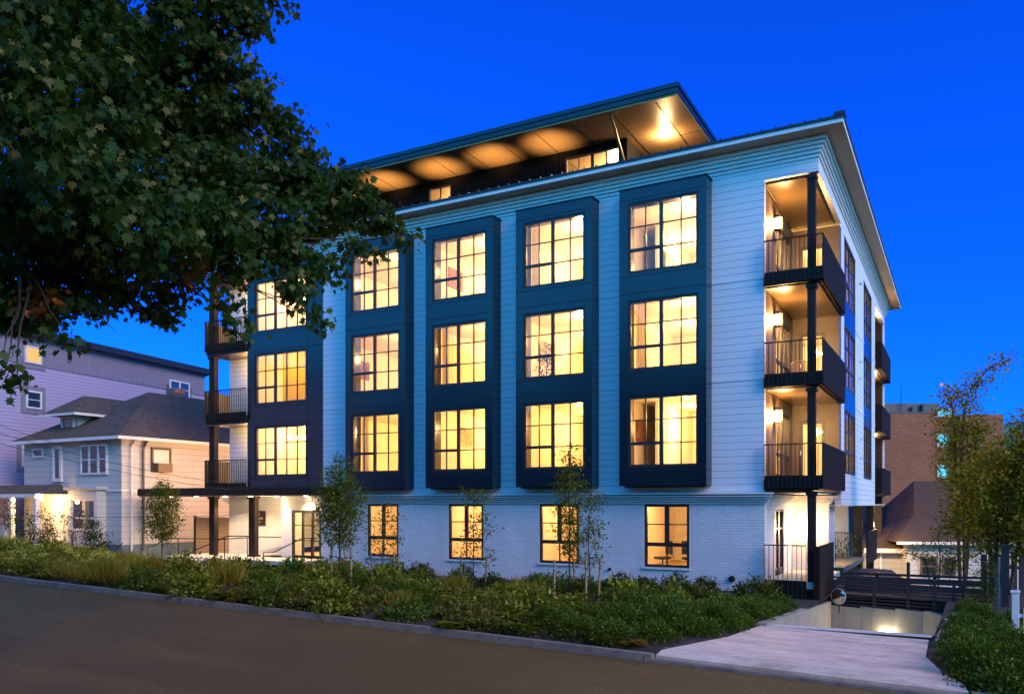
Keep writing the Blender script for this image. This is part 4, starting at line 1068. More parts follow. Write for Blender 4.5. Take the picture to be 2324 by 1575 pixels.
pk = root('picket_fence', 'white picket fence end with square post at the right edge of the picture', 'fence', (6.55, -5.6, -.80))
MB().box(-.07, .07, -.07, .07, 0, 1.18).build('post', 'picket', pk, bev=.008)
MB().box(-.09, .09, -.09, .09, 1.18, 1.22).build('post_cap', 'picket', pk)
for z in (.25, .65): MB().box(.07, 3.0, -.02, .02, z, z+.07).build('rail', 'picket', pk)
for k in range(16): MB().box(.15+.17*k, .24+.17*k, -.045, -.022, .08, .86).build('picket', 'picket', pk)
# dark boards behind on the right
f3 = root('timber_fence', 'dark timber board fence in the shade under the right tree', 'fence', (6.5, 6.0, -1.2))
m_ = MB()
for k in range(30): m_.box(-.6+.22*k, -.42+.22*k, 0, .03, 0, 1.75+.05*random.random())
m_.build('board', plain('weathered_timber', (.06, .06, .075), .8), f3)
for z in (.4, 1.3): MB().box(-.6, 6, .031, .08, z, z+.09).build('rail', 'bark', f3)
# overhead wires
def wirepts(p, q, sag, n=16): return [tuple(Vector(p).lerp(Vector(q), i/n)-Vector((0, 0, sag*4*(i/n)*(1-i/n)))) for i in range(n+1)]
for i, (pa_, pb_, fa, fb, sag, lab) in enumerate((
        ((-60, 940), (300, 1035), 30, 39.5, .3, 'topmost black overhead cable crossing the roof of the old house'),
        ((-60, 965), (590, 1105), 28, 37, .3, 'middle black overhead cable running from the old house to the canopy'),
        ((-60, 990), (590, 1118), 28, 37, .25, 'lowest black overhead cable in front of the old house'),
        ((-60, 1165), (600, 1165), 30, 38, .15, 'level black cable passing low in front of the old house porch'))):
    a = onD(*pa_, fa); b = onD(*pb_, fb); o = root('overhead_cable', lab, 'cable', a)
    MB().tube([tuple(Vector(p)-Vector(a)) for p in wirepts(a, b, sag)], .009, 5).build('strand', 'wire', o)
p = onD(2137, 873, 520)
mo = MB(); vs_ = []; nn_ = 16
import bmesh
bm = bmesh.new(); bmesh.ops.create_icosphere(bm, subdivisions=3, radius=.9); me = bpy.data.meshes.new('moon'); bm.to_mesh(me); bm.free()
me.materials.append(emit('moon_glow', (1, .34, .26), .22)); o = bpy.data.objects.new('moon', me); COL.objects.link(o); o.location = p
tag(o, 'tiny pinkish moon disc low in the blue sky above the brick building', 'moon')
# ------------------------------------------------------------------ trees
def limb(m, a, b, r0, r1, wob=.12, n=6):
    a = Vector(a); b = Vector(b); L = (b-a).length; pts = []
    for i in range(n+1):
        p = a.lerp(b, i/n)
        if 0 < i < n: p += Vector((random.uniform(-1, 1), random.uniform(-1, 1), random.uniform(-.5, 1)))*wob*L*.25
        pts.append(tuple(p))
    m.tube(pts, r0, 6, r1); return pts
# the big maple overhead, standing left of the picture on the near side
MT = root('maple_tree', 'large dark maple whose leafy boughs hang over the top left of the picture', 'tree', (0, 0, 0))
tb = onD(-560, 1400, 13); MT.location = (tb[0], tb[1], kz(tb[0])-.15)
mo_ = Vector(MT.location)
MBL = [(40, 30, 110, 9), (180, 20, 120, 10), (330, 30, 120, 11), (465, 20, 95, 12), (560, 12, 62, 12), (622, 4, 22, 12), (565, 45, 40, 12),
       (60, 170, 110, 8), (200, 150, 115, 10), (340, 150, 115, 12), (450, 145, 85, 12), (520, 150, 52, 12), (575, 180, 34, 12),
       (70, 300, 115, 8), (220, 290, 120, 10), (360, 280, 115, 12), (500, 260, 85, 12), (585, 240, 60, 12), (645, 290, 48, 12), (690, 330, 40, 12),
       (70, 430, 110, 9), (210, 420, 120, 9.5), (350, 410, 120, 11), (490, 400, 115, 11.5), (620, 390, 85, 12), (700, 400, 60, 12), (765, 410, 45, 12), (815, 425, 34, 12),
       (60, 560, 105, 10), (200, 540, 105, 10), (340, 520, 105, 9), (470, 510, 95, 10), (600, 500, 95, 11), (710, 480, 75, 12), (790, 480, 55, 12), (845, 480, 42, 12), (880, 520, 30, 12), (915, 532, 20, 12),
       (40, 660, 70, 10), (110, 680, 48, 10.5), (165, 655, 45, 10.5), (210, 620, 55, 11), (290, 605, 40, 11), (360, 640, 42, 11), (375, 700, 26, 11), (385, 728, 14, 11), (330, 600, 45, 10),
       (430, 590, 50, 11), (540, 580, 55, 10.5), (640, 580, 65, 11), (680, 640, 42, 11), (700, 690, 26, 11), (725, 728, 14, 11), (740, 600, 40, 11.5), (800, 560, 28, 12), (830, 580, 16, 12),
       (520, 680, 24, 10), (535, 725, 22, 10), (555, 745, 12, 10), (500, 640, 20, 10),
       (20, 700, 50, 10), (65, 705, 40, 10), (110, 725, 30, 10), (240, 660, 45, 11), (290, 655, 36, 10.8), (205, 690, 26, 10.4), (350, 690, 32, 11), (400, 660, 34, 11), (65, 730, 20, 10), (150, 765, 22, 9.5), (175, 700, 26, 10), (10, 850, 26, 9), (40, 868, 16, 9), (8, 800, 12, 9),
       (-80, 200, 130, 9), (-80, 450, 120, 10), (-60, 0, 120, 9), (100, -110, 130, 10), (300, -120, 130, 11.5), (480, -110, 110, 13), (-90, 650, 90, 10),
       (150, 80, 120, 13), (330, 230, 130, 14.5), (160, 360, 130, 13), (300, 470, 120, 13), (480, 330, 110, 14), (120, 520, 100, 12), (500, 450, 90, 13.5), (60, 240, 110, 12)]
blobs = []
for (x, y, r, F) in MBL:
    p = Vector(onD(x, y, F))-mo_; rr_ = r*F/FL*.93
    blobs.append((p.x, p.y, p.z, rr_))
big = [b for b in blobs if b[3] > .28]; small = [b for b in blobs if b[3] <= .28]
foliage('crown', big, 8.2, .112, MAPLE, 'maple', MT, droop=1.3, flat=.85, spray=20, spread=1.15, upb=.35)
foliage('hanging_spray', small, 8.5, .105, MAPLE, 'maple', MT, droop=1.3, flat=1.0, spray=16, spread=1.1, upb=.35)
rb_ = [Vector(onD(x, y, F))-mo_ for x, y, F in ((435, 610, 10.4), (455, 625, 10.5), (425, 590, 10.3), (100, 705, 9.8), (75, 690, 9.9), (110, 670, 9.9))]
foliage('red_leaf_spray', [(p.x, p.y, p.z, .09) for p in rb_], 8, .10, MAPLE, 'mapler', MT, droop=.7)
m_ = MB(); m_.tube([(0, 0, 0), (.05, .1, 1.5), (.2, .2, 3.2), (.3, .4, 5)], [.34, .27, .24, .20], 12); m_.build('trunk', 'bark', MT)
m_ = MB(); top = Vector((.2, .2, 3.2))
mains = []
for (x, y, F) in ((200, 350, 10.5), (300, 560, 10.5), (450, 200, 12), (150, 120, 10), (60, 600, 10)):
    q = Vector(onD(x, y, F))-mo_; pts = limb(m_, top+Vector((0, 0, random.uniform(0, 1.5))), q, .09, .03, .2, 8); mains += [Vector(p) for p in pts[2:]]
for b in blobs:
    q = Vector(b[:3]); s_ = min(mains, key=lambda p: (p-q).length); limb(m_, s_, q, .018, .005, .15, 5)
m_.build('branch', 'bark', MT)
# bare hanging twigs
m_ = MB()
for seg in (((300, 640, 10.5), (340, 700, 10.4), (395, 735, 10.3)), ((260, 660, 10.5), (330, 712, 10.3), (375, 745, 10.2)), ((200, 690, 10), (250, 740, 10), (265, 755, 10)), ((430, 640, 10.6), (520, 690, 10.3))):
    m_.tube([tuple(Vector(onD(*s))-mo_) for s in seg], .007, 5, .003)
m_.build('bare_twig', 'bark', MT)

def small_tree(name, label, base, h, crown, mat, stakes=(), dens=1.5, ls=.07, spread=.04, group=None, lean=(0, 0), trunkr=.03):
    """crown: list (dx, dy, z, r)"""
    o = root(name, label, 'tree', base, group=group)
    m = MB(); pts = [(lean[0]*t*h+random.uniform(-.02, .02), lean[1]*t*h, h*t) for t in (0, .25, .5, .75, .95)]
    m.tube(pts, trunkr, 7, trunkr*.35); m.build('trunk', 'bark', o)
    m = MB()
    for c in crown:
        z0 = max(.25*h, c[2]-.5*c[3]-.25); t = z0/h
        limb(m, (lean[0]*z0, lean[1]*z0, z0), c[:3], trunkr*.4, .004, .15, 4)
        for _ in range(5):
            v = Vector(rdir(1)[0])*c[3]*.8; limb(m, c[:3], tuple(Vector(c[:3])+v), .006, .002, .15, 3)
    m.build('branch', 'bark', o)
    foliage('crown', crown, dens*6, ls, OVAL, mat, o, droop=.2, flat=1.0)
    return o
def stake(x, y, h, lean, label):
    o = root('tree_stake', label, 'stake', (x, y, g(x, y)-.1), group=None)
    MB().tube([(0, 0, 0), (lean[0]*h, lean[1]*h, h+.1)], .032, 10).build('pole', 'stake', o)
    MB().tube([(lean[0]*h*.86, lean[1]*h*.86, (h)*.82), (lean[0]*h*.86, lean[1]*h*.86, h*.85)], .038, 10).build('tie_band', 'strap', o)
    return o
def crown_pts(h0, h1, r, n, taper=.5):
    out = []
    for i in range(n):
        t = (i+.5)/n; z = h0+(h1-h0)*t; rr = r*(math.sin(math.pi*(t*.85+.12))**taper)
        a = i*2.4; k = .45*rr
        out.append((k*math.cos(a), k*math.sin(a), z, rr*.62*random.uniform(.8, 1.15)))
    return out
tx, ty = -9.88, -8.44
small_tree('young_tree', 'young staked tree with dense oval crown left of the first ground-floor window', (tx, ty, g(tx, ty)), 3.9, crown_pts(1.35, 3.85, .78, 15, .8), 'lfa', dens=1.15, ls=.085)
for px_, lab in ((747, 'left wooden stake of the dense young tree'), (802, 'right wooden stake of the dense young tree')):
    X_, _ = onY(px_, 1300, ty+(.1 if px_ > 770 else -.1)); stake(X_, ty, 1.32, (0, 0), lab)
for xb, lab0, lo, crn, dn in ((868, 'thin sparse young tree against the first ground-floor window from the left', -3.2, [(-.3, 0, .75, .35), (.35, 0, 1.0, .35), (-.35, 0, 1.45, .3), (.5, 0, 1.75, .32), (0, 0, 1.35, .35), (-.1, 0, 2.1, .35), (.1, 0, 2.6, .3), (-.4, 0, 2.4, .2), (.45, 0, 2.35, .2)], .42),
                          (1075, 'thin sparse young tree in front of the second ground-floor window from the left', -3.2, [(-.35, 0, 1.3, .35), (.45, 0, 1.1, .3), (.1, 0, 1.7, .35), (-.1, 0, 2.1, .3), (.5, 0, 2.0, .3), (.35, 0, 2.5, .32), (.1, 0, 3.0, .3), (-.1, 0, 3.35, .25), (.35, 0, 3.1, .25)], .48)):
    X_, _ = onY(xb, 1250, lo)
    small_tree('young_tree', lab0, (X_, lo, g(X_, lo)), 3.3 if xb > 900 else 2.7, crn, 'lfa', dens=dn, ls=.10, trunkr=.022)
    for dx, side in ((-.42, 'left'), (.42, 'right')): stake(X_+dx*1.05, lo, 1.15, (.06*(-1 if dx > 0 else 1)*-1, 0), '%s short stake of the %s' % (side, 'first thin young tree from the left' if xb < 900 else 'second thin young tree from the left'))
tx, ty = -4.42, -4.86
small_tree('young_tree', 'tall narrow young tree in front of the third ground-floor window', (tx, ty, g(tx, ty)), 4.5, [(c[0]*.75, c[1]*.75, c[2], c[3]) for c in crown_pts(1.2, 4.55, .52, 17, .7)], 'lfa', dens=.85, ls=.085)
X_, _ = onY(1337, 1250, -4.0)
small_tree('young_tree', 'thin leaning young tree just right of the tall narrow one', (X_, -4.0, g(X_, -4.0)), 3.3, [(-.1, 0, 1.2, .3), (.3, 0, 1.25, .25), (.25, 0, 1.7, .3), (-.05, 0, 1.9, .3), (.1, 0, 2.3, .32), (.3, 0, 2.2, .2), (.1, 0, 2.7, .28), (.32, 0, 3.0, .2), (.05, 0, 3.1, .25)], 'lfa', dens=.6, ls=.095, trunkr=.02)
for px_, yy, h_, lab in ((1258, -5.6, 1.2, 'left stake of the tall narrow tree'), (1303, -3.2, 1.1, 'rear stake between the two trees by the third window'), (1330, -6.4, 1.35, 'front stake nearest the street by the third window'), (1358, -3.6, 1.25, 'tilted stake on the right of the leaning tree')):
    X_, _ = onY(px_, 1300, yy); stake(X_, yy, h_, (.05 if px_ > 1340 else 0, 0), lab)
tx = onY(368, 1250, -3.5)[0]
small_tree('young_tree', 'young round-crowned tree in front of the old house, leftmost of the planted trees', (tx, -3.5, g(tx, -3.5)), 3.7, crown_pts(1.3, 3.9, .85, 12, .8), 'lfa', dens=1.2, ls=.10)
# strap ties between stakes and trunks
for (a_, b_, z_, lab) in ((onY(747, 1300, -8.44)[0], onY(802, 1300, -8.44)[0], .98, 'black rubber tie holding the dense young tree between its stakes'), ):
    o = root('tree_tie', lab, 'strap', (a_, -8.44, g(a_, -8.44)+z_)); MB().tube([(0, 0, .05), ((b_-a_)/2, .05, -.03), (b_-a_, 0, .05)], .012, 6).build('strap', 'strap', o)
# right-hand trees
def crown_from(name, label, base_px, F, pts, mat, dens, ls, trunks, zb=-1.8, tr=.10):
    b0 = onD(base_px[0], base_px[1], F); o = root(name, label, 'tree', (b0[0], b0[1], zb)); ov = Vector(o.location)
    bl = []
    for i, (x, y, r) in enumerate(pts):
        f_ = F+((i*37) % 7-3)*r*F/FL*.35
        p = Vector(onD(x, y, f_))-ov; bl.append((p.x, p.y, p.z, r*F/FL))
    m = MB(); allp = []
    for t in trunks:
        P_ = [Vector(onD(x, y, F))-ov for x, y in t]; P_[0].z = min(P_[0].z, .0)
        m.tube([tuple(p) for p in P_], tr, 8, tr*.25)
        for a_, b_ in zip(P_[:-1], P_[1:]): allp += [a_.lerp(b_, k/4) for k in range(5)]
    m.build('trunk', 'bark', o)
    m = MB()
    for b in bl:
        q = Vector(b[:3]); s_ = min(allp, key=lambda p: (p-q).length+max(0, (p-q).z)*2); limb(m, tuple(s_), b[:3], tr*.25, .006, .2, 4)
    m.build('branch', 'bark', o)
    foliage('crown', bl, dens*13, ls, OVAL, mat, o, droop=.2, flat=1.0)
    return o
crown_from('slender_tree', 'slender gold-leaved tree with one long bare branch reaching up into the sky on the right', (2185, 1330), 31,
           [(2278, 812, 13), (2262, 820, 12), (2246, 838, 14), (2216, 858, 16), (2228, 872, 16), (2200, 880, 12), (2150, 886, 18), (2172, 892, 18), (2192, 905, 20), (2210, 925, 18), (2142, 918, 10), (2150, 945, 24), (2178, 955, 28), (2205, 970, 26), (2228, 975, 22), (2140, 978, 16), (2160, 1000, 26), (2190, 1010, 28), (2222, 1010, 24), (2145, 1045, 22), (2175, 1045, 26), (2205, 1050, 24), (2235, 1045, 20), (2160, 1085, 24), (2190, 1090, 26)],
           'lfb', .62, .14, [[(2190, 1340), (2188, 1150), (2182, 1000), (2190, 920), (2205, 880), (2240, 840), (2280, 812)], [(2182, 1010), (2165, 950), (2155, 890)], [(2186, 1050), (2215, 990), (2232, 970)]], tr=.07)
crown_from('broad_tree', 'broad dense tree with gold-green leaves filling the right edge', (2260, 1340), 27,
           [(2185, 1100, 34), (2225, 1080, 40), (2275, 1075, 45), (2318, 1050, 45), (2190, 1150, 36), (2235, 1140, 48), (2290, 1130, 52), (2330, 1110, 45), (2322, 1000, 34), (2312, 962, 20), (2325, 940, 14), (2180, 1195, 28), (2220, 1200, 38), (2270, 1195, 45), (2320, 1190, 45), (2345, 1060, 50), (2350, 1150, 50), (2290, 1235, 26), (2330, 1245, 30), (2235, 1235, 20), (2370, 1000, 45), (2260, 1030, 26), (2290, 1010, 26), (2390, 1100, 60)],
           'lfb', 1.0, .135, [[(2250, 1350), (2252, 1270), (2235, 1180), (2215, 1110)], [(2262, 1350), (2280, 1250), (2300, 1150), (2320, 1020)], [(2245, 1340), (2262, 1240), (2272, 1110)], [(2280, 1345), (2305, 1260), (2340, 1150)]], tr=.09)
crown_from('dogwood', 'small spreading tree with thin pale foliage just behind the slat fence', (2132, 1380), 29,
           [(2052, 1252, 10), (2070, 1262, 12), (2085, 1245, 13), (2108, 1238, 13), (2100, 1262, 12), (2128, 1225, 13), (2140, 1248, 15), (2165, 1240, 14), (2185, 1262, 15), (2158, 1270, 14), (2120, 1278, 12), (2142, 1292, 14), (2178, 1288, 14), (2205, 1258, 14), (2130, 1205, 9), (2108, 1300, 10)],
           'lfb', .42, .09, [[(2128, 1390), (2130, 1320), (2134, 1270), (2130, 1215)], [(2130, 1310), (2100, 1270), (2062, 1255)], [(2130, 1305), (2165, 1275), (2200, 1255)]], tr=.04)
ev = root('evergreen_shrub', 'tall dark evergreen shrub in front of the broad tree', 'shrub', (*onD(2238, 1390, 25)[:2], -1.2)); evv = Vector(ev.location)
foliage('crown', [(*(Vector(onD(x, y, 25))-evv), r*25/FL) for x, y, r in ((2238, 1290, 22), (2225, 1315, 26), (2252, 1320, 28), (2238, 1350, 34), (2222, 1380, 30), (2258, 1380, 30), (2240, 1400, 36), (2210, 1350, 20))], 3.0, .06, OVAL, 'lfdark', ev, droop=-.6, flat=1.2)
MB().tube([(0, 0, 0), (0, 0, 1.6)], .05, 6).build('stem', 'bark', ev)
for x, y, r in ((2095, 1360, 16), (2075, 1378, 12), (2150, 1372, 14), (2120, 1388, 10)):
    p = onD(x, y, 28.6); o = root('fence_plant', 'leafy plant growing between the slats of the black fence', 'plant', (p[0], p[1], -1.0), group='plants behind the slat fence')
    foliage('leaves', [(0, 0, p[2]+1.0, r*28.6/FL)], 1.2, .07, OVAL, 'shy', o); MB().tube([(0, 0, -.2), (0, 0, max(.1, p[2]+1.0))], .008, 5).build('stem', 'bark', o)
# hedge glimpsed past the second patio
p = onD(1912, 1262, 37); hd = root('climbing_shrub', 'bright green leafy shrub seen through the second patio railing', 'shrub', (p[0], p[1], -1.5))
foliage('leaves', [(-.4, 0, 1.4, .5), (.1, .1, 1.8, .55), (.3, 0, 1.2, .5), (.3, .1, 2.2, .4), (-.2, .1, 2.1, .4)], 1.6, .12, OVAL, 'shb', hd); MB().tube([(0, 0, 0), (0, 0, 1.6)], .04, 6).build('stem', 'bark', hd)
# house-side shrubs, left
for i, (x, y, rp, Y, lab, mt, dn) in enumerate(((60, 1190, 48, -4.2, 'dark rose bush at far left in front of the porch', 'shd', .8), (120, 1185, 40, -4.6, 'loose twiggy bush in front of the porch steps', 'shd', .6), (165, 1190, 36, -4.4, 'arching bush beside the box bay', 'shd', .6),
                               (205, 1200, 34, -3.2, 'dense dark evergreen bush under the box bay window', 'lfdark', 2.2), (28, 1160, 30, -3.6, 'round dark bush by the porch parapet', 'lfdark', 1.4), (95, 1215, 34, -5.2, 'low dark bush below the porch', 'shd', 1.2), (232, 1222, 26, -3.4, 'small dark bush at the house corner', 'lfdark', 1.8))):
    X_, z_ = onY(x, y, Y); F_ = (Y-CAM[1])/ray(x, y)[1]; gz = g(X_, Y); r_ = rp*F_/FL
    o = root('garden_bush', lab, 'shrub', (X_, Y, gz)); hh = z_-gz
    bl = [(random.uniform(-.6, .6)*r_, random.uniform(-.4, .4)*r_, hh+random.uniform(-.9, .6)*r_, r_*random.uniform(.4, .65)) for _ in range(9)]
    foliage('crown', bl, dn, .10, OVAL, mt, o); m_ = MB()
    for b in bl: limb(m_, (0, 0, 0), b[:3], .018, .005, .15, 4)
    m_.build('branch', 'bark', o)
# ------------------------------------------------------------------ planting beds
def proto_leafball(name, r, h, n, ls, mat, droop, up=0.0, tip=None):
    """mound of small leaves on upright shoots"""
    ns = max(10, n//9); d = rdir(ns); d[:, 2] = np.abs(d[:, 2])*.9+.08; d /= np.linalg.norm(d, axis=1, keepdims=True)
    rr = .55+.45*RS.rand(ns, 1)**.5
    c = d*rr*np.array([r, r, h])
    idx = RS.randint(0, ns, n); t = RS.rand(n, 1)
    P = c[idx]*(.80+.28*t)+RS.normal(size=(n, 3))*ls*.7
    P[:, 2] = np.maximum(P[:, 2], .02)
    Nn = d[idx]*.6+RS.normal(size=(n, 3))*.5+np.array([0, 0, .6]); Nn /= np.linalg.norm(Nn, axis=1, keepdims=True)
    D = d[idx]*.9+RS.normal(size=(n, 3))*.6+np.array([0, 0, up-droop])
    me = leafmesh(name, P, Nn, D, ls*(.6+.8*RS.rand(n)), OVAL); me.materials.append(M[mat])
    return me
def proto_blades(name, r, h, n, mat, w=.05):
    P = np.column_stack([RS.normal(size=n)*r*.35, RS.normal(size=n)*r*.35, RS.rand(n)*h*.25])
    a = RS.rand(n)*6.28; s = RS.rand(n)*.8+.1
    D = np.column_stack([np.cos(a)*s, np.sin(a)*s, np.ones(n)]); Nn = np.column_stack([-np.sin(a), np.cos(a), np.zeros(n)])+RS.normal(size=(n, 3))*.3
    Nn /= np.linalg.norm(Nn, axis=1, keepdims=True)
    T = np.array([(0, 0, 0), (w, .4, 0), (0, 1, .12), (-w, .4, 0)])
    me = leafmesh(name, P, Nn, D, h*(.5+.6*RS.rand(n)), T); me.materials.append(M[mat]); return me
def proto_fern(name, r, mat, nf=16):
    Ps = []; Ns = []; Ds = []; Ss = []
    for i in range(nf):
        a = i*2.4+random.random()*.5; L = r*random.uniform(.75, 1.15); el = random.uniform(.5, 1.1)
        for k in range(22):
            t = (k+1)/22; x_ = L*t*math.cos(el*.6); z_ = L*.9*math.sin(el)*t-L*.75*t*t
            p = np.array([x_*math.cos(a), x_*math.sin(a), z_+.05]); tl = np.array([-math.sin(a), math.cos(a), 0.])
            for s_ in (-1, 1):
                Ps.append(p); Ns.append(np.array([0, 0, 1.])+RS.normal(size=3)*.2); Ds.append(tl*s_+np.array([math.cos(a), math.sin(a), 0])*.4); Ss.append(L*.30*math.sin(math.pi*min(1, t*.9+.1))+.01)
    T = OVAL*np.array([.8, 1, 1]); me = leafmesh(name, np.array(Ps), np.array(Ns), np.array(Ds), np.array(Ss), T); me.materials.append(M[mat]); return me
PR = {'mound': [proto_leafball('leaves', .52, .66, 2400, .060, 'shb', .0, .25) for _ in range(3)],
      'yellow': [proto_leafball('leaves', .55, .58, 1000, .115, 'shy', .35) for _ in range(3)],
      'upright': [proto_leafball('leaves', .46, .66, 1100, .075, 'shd', -.2, .5) for _ in range(3)],
      'low': [proto_leafball('leaves', .50, .42, 800, .085, 'shm', .2) for _ in range(2)]+[proto_leafball('leaves', .52, .44, 900, .085, 'shb', .2)],
      'grass': [proto_blades('blades', .5, .48, 420, 'shbr', .02) for _ in range(2)],
      'fern': [proto_fern('fronds', .55, 'fern') for _ in range(2)],
      'redfern': [proto_fern('fronds', .42, 'shr', 10), proto_fern('fronds', .42, 'shbr', 12)],
      'flowering': [proto_leafball('leaves', .5, .55, 1300, .06, 'shy', .1)]}
LAB = {'mound': ('green_mound_shrub', 'dense rounded green shrub with fine leaves', 'shrub'),
       'yellow': ('broadleaf_shrub', 'yellow-green broad-leaved shrub in the planting bed', 'shrub'),
       'upright': ('upright_shrub', 'dark upright shrub along the foot of the building', 'shrub'),
       'low': ('low_shrub', 'low spreading green shrub near the kerb', 'shrub'),
       'grass': ('brown_grass_clump', 'brownish feathery grass clump in the planting bed', 'grass'),
       'fern': ('fern', 'pale green fern with arching fronds in the planting bed', 'fern'),
       'redfern': ('russet_fern', 'russet fern with reddish fronds in the planting bed', 'fern'),
       'flowering': ('flowering_shrub', 'shrub with pale peach flower heads in the left bed', 'shrub')}
stem_me = MB(); 
for k in range(6): stem_me.tube([(0, 0, -.05), (.12*math.cos(k), .12*math.sin(k), .22)], .008, 4)
stem_me = stem_me.build('stems_tmp', 'bark').data; bpy.data.objects.remove(bpy.data.objects['stems_tmp'])
flow_me = leafmesh('flower_heads', *[v for v in blobleaves([(.15, -.2, .42, .08), (-.2, -.1, .5, .08), (.0, .1, .55, .08), (.3, .1, .42, .07), (-.3, -.25, .35, .07)], 6, .035, OVAL)], OVAL); flow_me.materials.append(M['flower'])
cnt = {}
def plant(kind, X, Y, sc, where=''):
    nm, lb, cat = LAB[kind]
    ms = PR[kind]; me = ms[random.randrange(len(ms))]
    o = bpy.data.objects.new(nm, None); COL.objects.link(o); o.empty_display_size = .2
    o.location = (X, Y, g(X, Y)-.02); o.rotation_euler = (0, 0, random.uniform(0, 6.28)); s3 = sc*random.uniform(.88, 1.12); o.scale = (s3, s3, s3*random.uniform(.6, 1.35)*{'upright': .75, 'yellow': .9, 'mound': .78}.get(kind, 1))
    tag(o, lb+where, cat, {'mound': 'green mound shrubs', 'yellow': 'broad-leaved shrubs', 'upright': 'upright shrubs by the wall', 'low': 'low shrubs near the kerb', 'grass': 'brown grasses', 'fern': 'ferns', 'redfern': 'russet ferns', 'flowering': 'flowering shrubs'}[kind]+where)
    c = bpy.data.objects.new(me.name.split('.')[0], me); COL.objects.link(c); c.parent = o
    s_ = bpy.data.objects.new('stems', stem_me); COL.objects.link(s_); s_.parent = o
    if kind == 'flowering':
        f_ = bpy.data.objects.new('flower_heads', flow_me); COL.objects.link(f_); f_.parent = o
def inbed(X, Y):
    if Y < -12.55 or Y > -.45: return False
    if X > 1.2+(-.3 if Y < -10 else 0.25): return False
    if -24.2 < X < -18.6 and Y > -4.6: return False
    if X < -18.9 and Y > -1.9: return False
    return True
placed = []
ZK = {'upright': .78, 'yellow': .85, 'low': 1.0, 'mound': .82}
def far(X, Y, d):
    return all((X-a)**2+(Y-b)**2 > d*d for a, b in placed)
# right mass of green mounds by the driveway
for (X, Y, sc) in ((-.9, -11.9, 1.15), (-.1, -12.1, 1.0), (.55, -11.6, .95), (-1.7, -11.5, 1.1), (-.4, -11.0, 1.2), (.45, -10.6, 1.05), (1.0, -10.1, .9), (-1.4, -10.4, 1.15), (.3, -9.5, 1.1), (1.15, -9.0, .95), (-.6, -9.6, 1.15),
                   (1.1, -7.9, .95), (.6, -7.0, 1.1), (1.2, -6.6, .95), (.4, -5.8, 1.1), (1.15, -5.2, 1.0), (.5, -4.4, 1.05), (1.1, -3.8, .95), (.4, -3.0, 1.0), (1.0, -2.4, .9), (-.3, -7.9, 1.0)):
    plant('mound', X, Y, sc, ' left of the driveway'); placed.append((X, Y))
for (X, Y, sc) in ((5.9, -11.6, 1.0), (6.7, -11.9, 1.1), (5.75, -10.6, 1.05), (6.6, -10.7, 1.2), (5.6, -9.6, .95), (6.3, -9.4, 1.1), (7.4, -10.9, 1.2), (7.2, -9.7, 1.2), (5.55, -8.4, .9), (6.2, -8.2, 1.0), (5.6, -7.0, .85), (6.2, -6.6, .9), (5.5, -5.4, .85), (5.6, -3.8, .9), (5.9, -2.2, .9), (5.6, -.8, .85), (7.6, -12.0, 1.1), (6.6, -4.6, .9)):
    plant('mound', X, Y, sc*.95, ' right of the driveway')
for (X, Y, k) in ((-.2, -12.35, 'redfern'), (.35, -12.3, 'redfern'), (-2.3, -12.1, 'redfern'), (6.9, -12.4, 'fern'), (6.2, -12.45, 'low')): plant(k, X, Y, .9)
tries = 0; nplaced = 0
while tries < 9000 and nplaced < 240:
    tries += 1
    X = -38+39.0*random.random()**.75; Y = (-12.5+12.05*random.random()) if tries % 3 else -12.5+1.3*random.random()
    if not inbed(X, Y): continue
    dist = math.hypot(X-CAM[0], Y-CAM[1]); dmin = (.60 if Y > -11.6 else .46)+.019*max(0, dist-14)
    if X > -1.9 and Y < -9.0: continue
    if not far(X, Y, dmin): continue
    placed.append((X, Y)); nplaced += 1
    v = random.random()
    if Y > -5.2 and X > -19: k = 'upright' if v < .70 else ('mound' if v < .85 else 'low')
    elif Y < -10.6 and X > -14: k = 'low' if v < .40 else ('fern' if v < .56 else ('redfern' if v < .72 else 'yellow'))
    elif X < -15: k = 'flowering' if v < .24 else ('grass' if v < .50 else ('yellow' if v < .66 else ('low' if v < .85 else 'fern')))
    else: k = 'yellow' if v < .40 else ('fern' if v < .55 else ('low' if v < .72 else ('grass' if v < .77 else ('mound' if v < .93 else 'redfern'))))
    plant(k, X, Y, 1.0+.012*max(0, dist-14))
# ground cover: small leaves over the mulch
n = 70000
X = RS.uniform(-42, 8.5, n); Y = np.where(RS.rand(n) < .2, RS.uniform(-12.68, -11.7, n), RS.uniform(-12.6, .0, n)); cl = (np.sin(X*2.1)*np.sin(Y*1.7+X)+np.sin(X*.9+Y*2.3))
keep = (cl > -.35) & ((X < 1.0) | (X > 5.4)) & ~((X < -18.2) & (Y > -1.7)) & ~((X > -22.9) & (X < -19.4) & (Y > -3.6)); X = X[keep]; Y = Y[keep]; n = len(X)
Z = np.array([g(a, b) for a, b in zip(X, Y)])+RS.rand(n)**2*.14
nr = RS.normal(size=(n, 3))*.5+np.array([0, 0, 1.]); nr /= np.linalg.norm(nr, axis=1, keepdims=True)
me = leafmesh('ground_cover', np.column_stack([X, Y, Z]), nr, RS.normal(size=(n, 3))+np.array([0, 0, .5]), .05+.06*RS.rand(n), OVAL); me.materials.append(M['shd'])
o = bpy.data.objects.new('ground_cover', me); COL.objects.link(o); tag(o, 'low leafy ground cover between the shrubs', 'ground cover', kind='stuff')

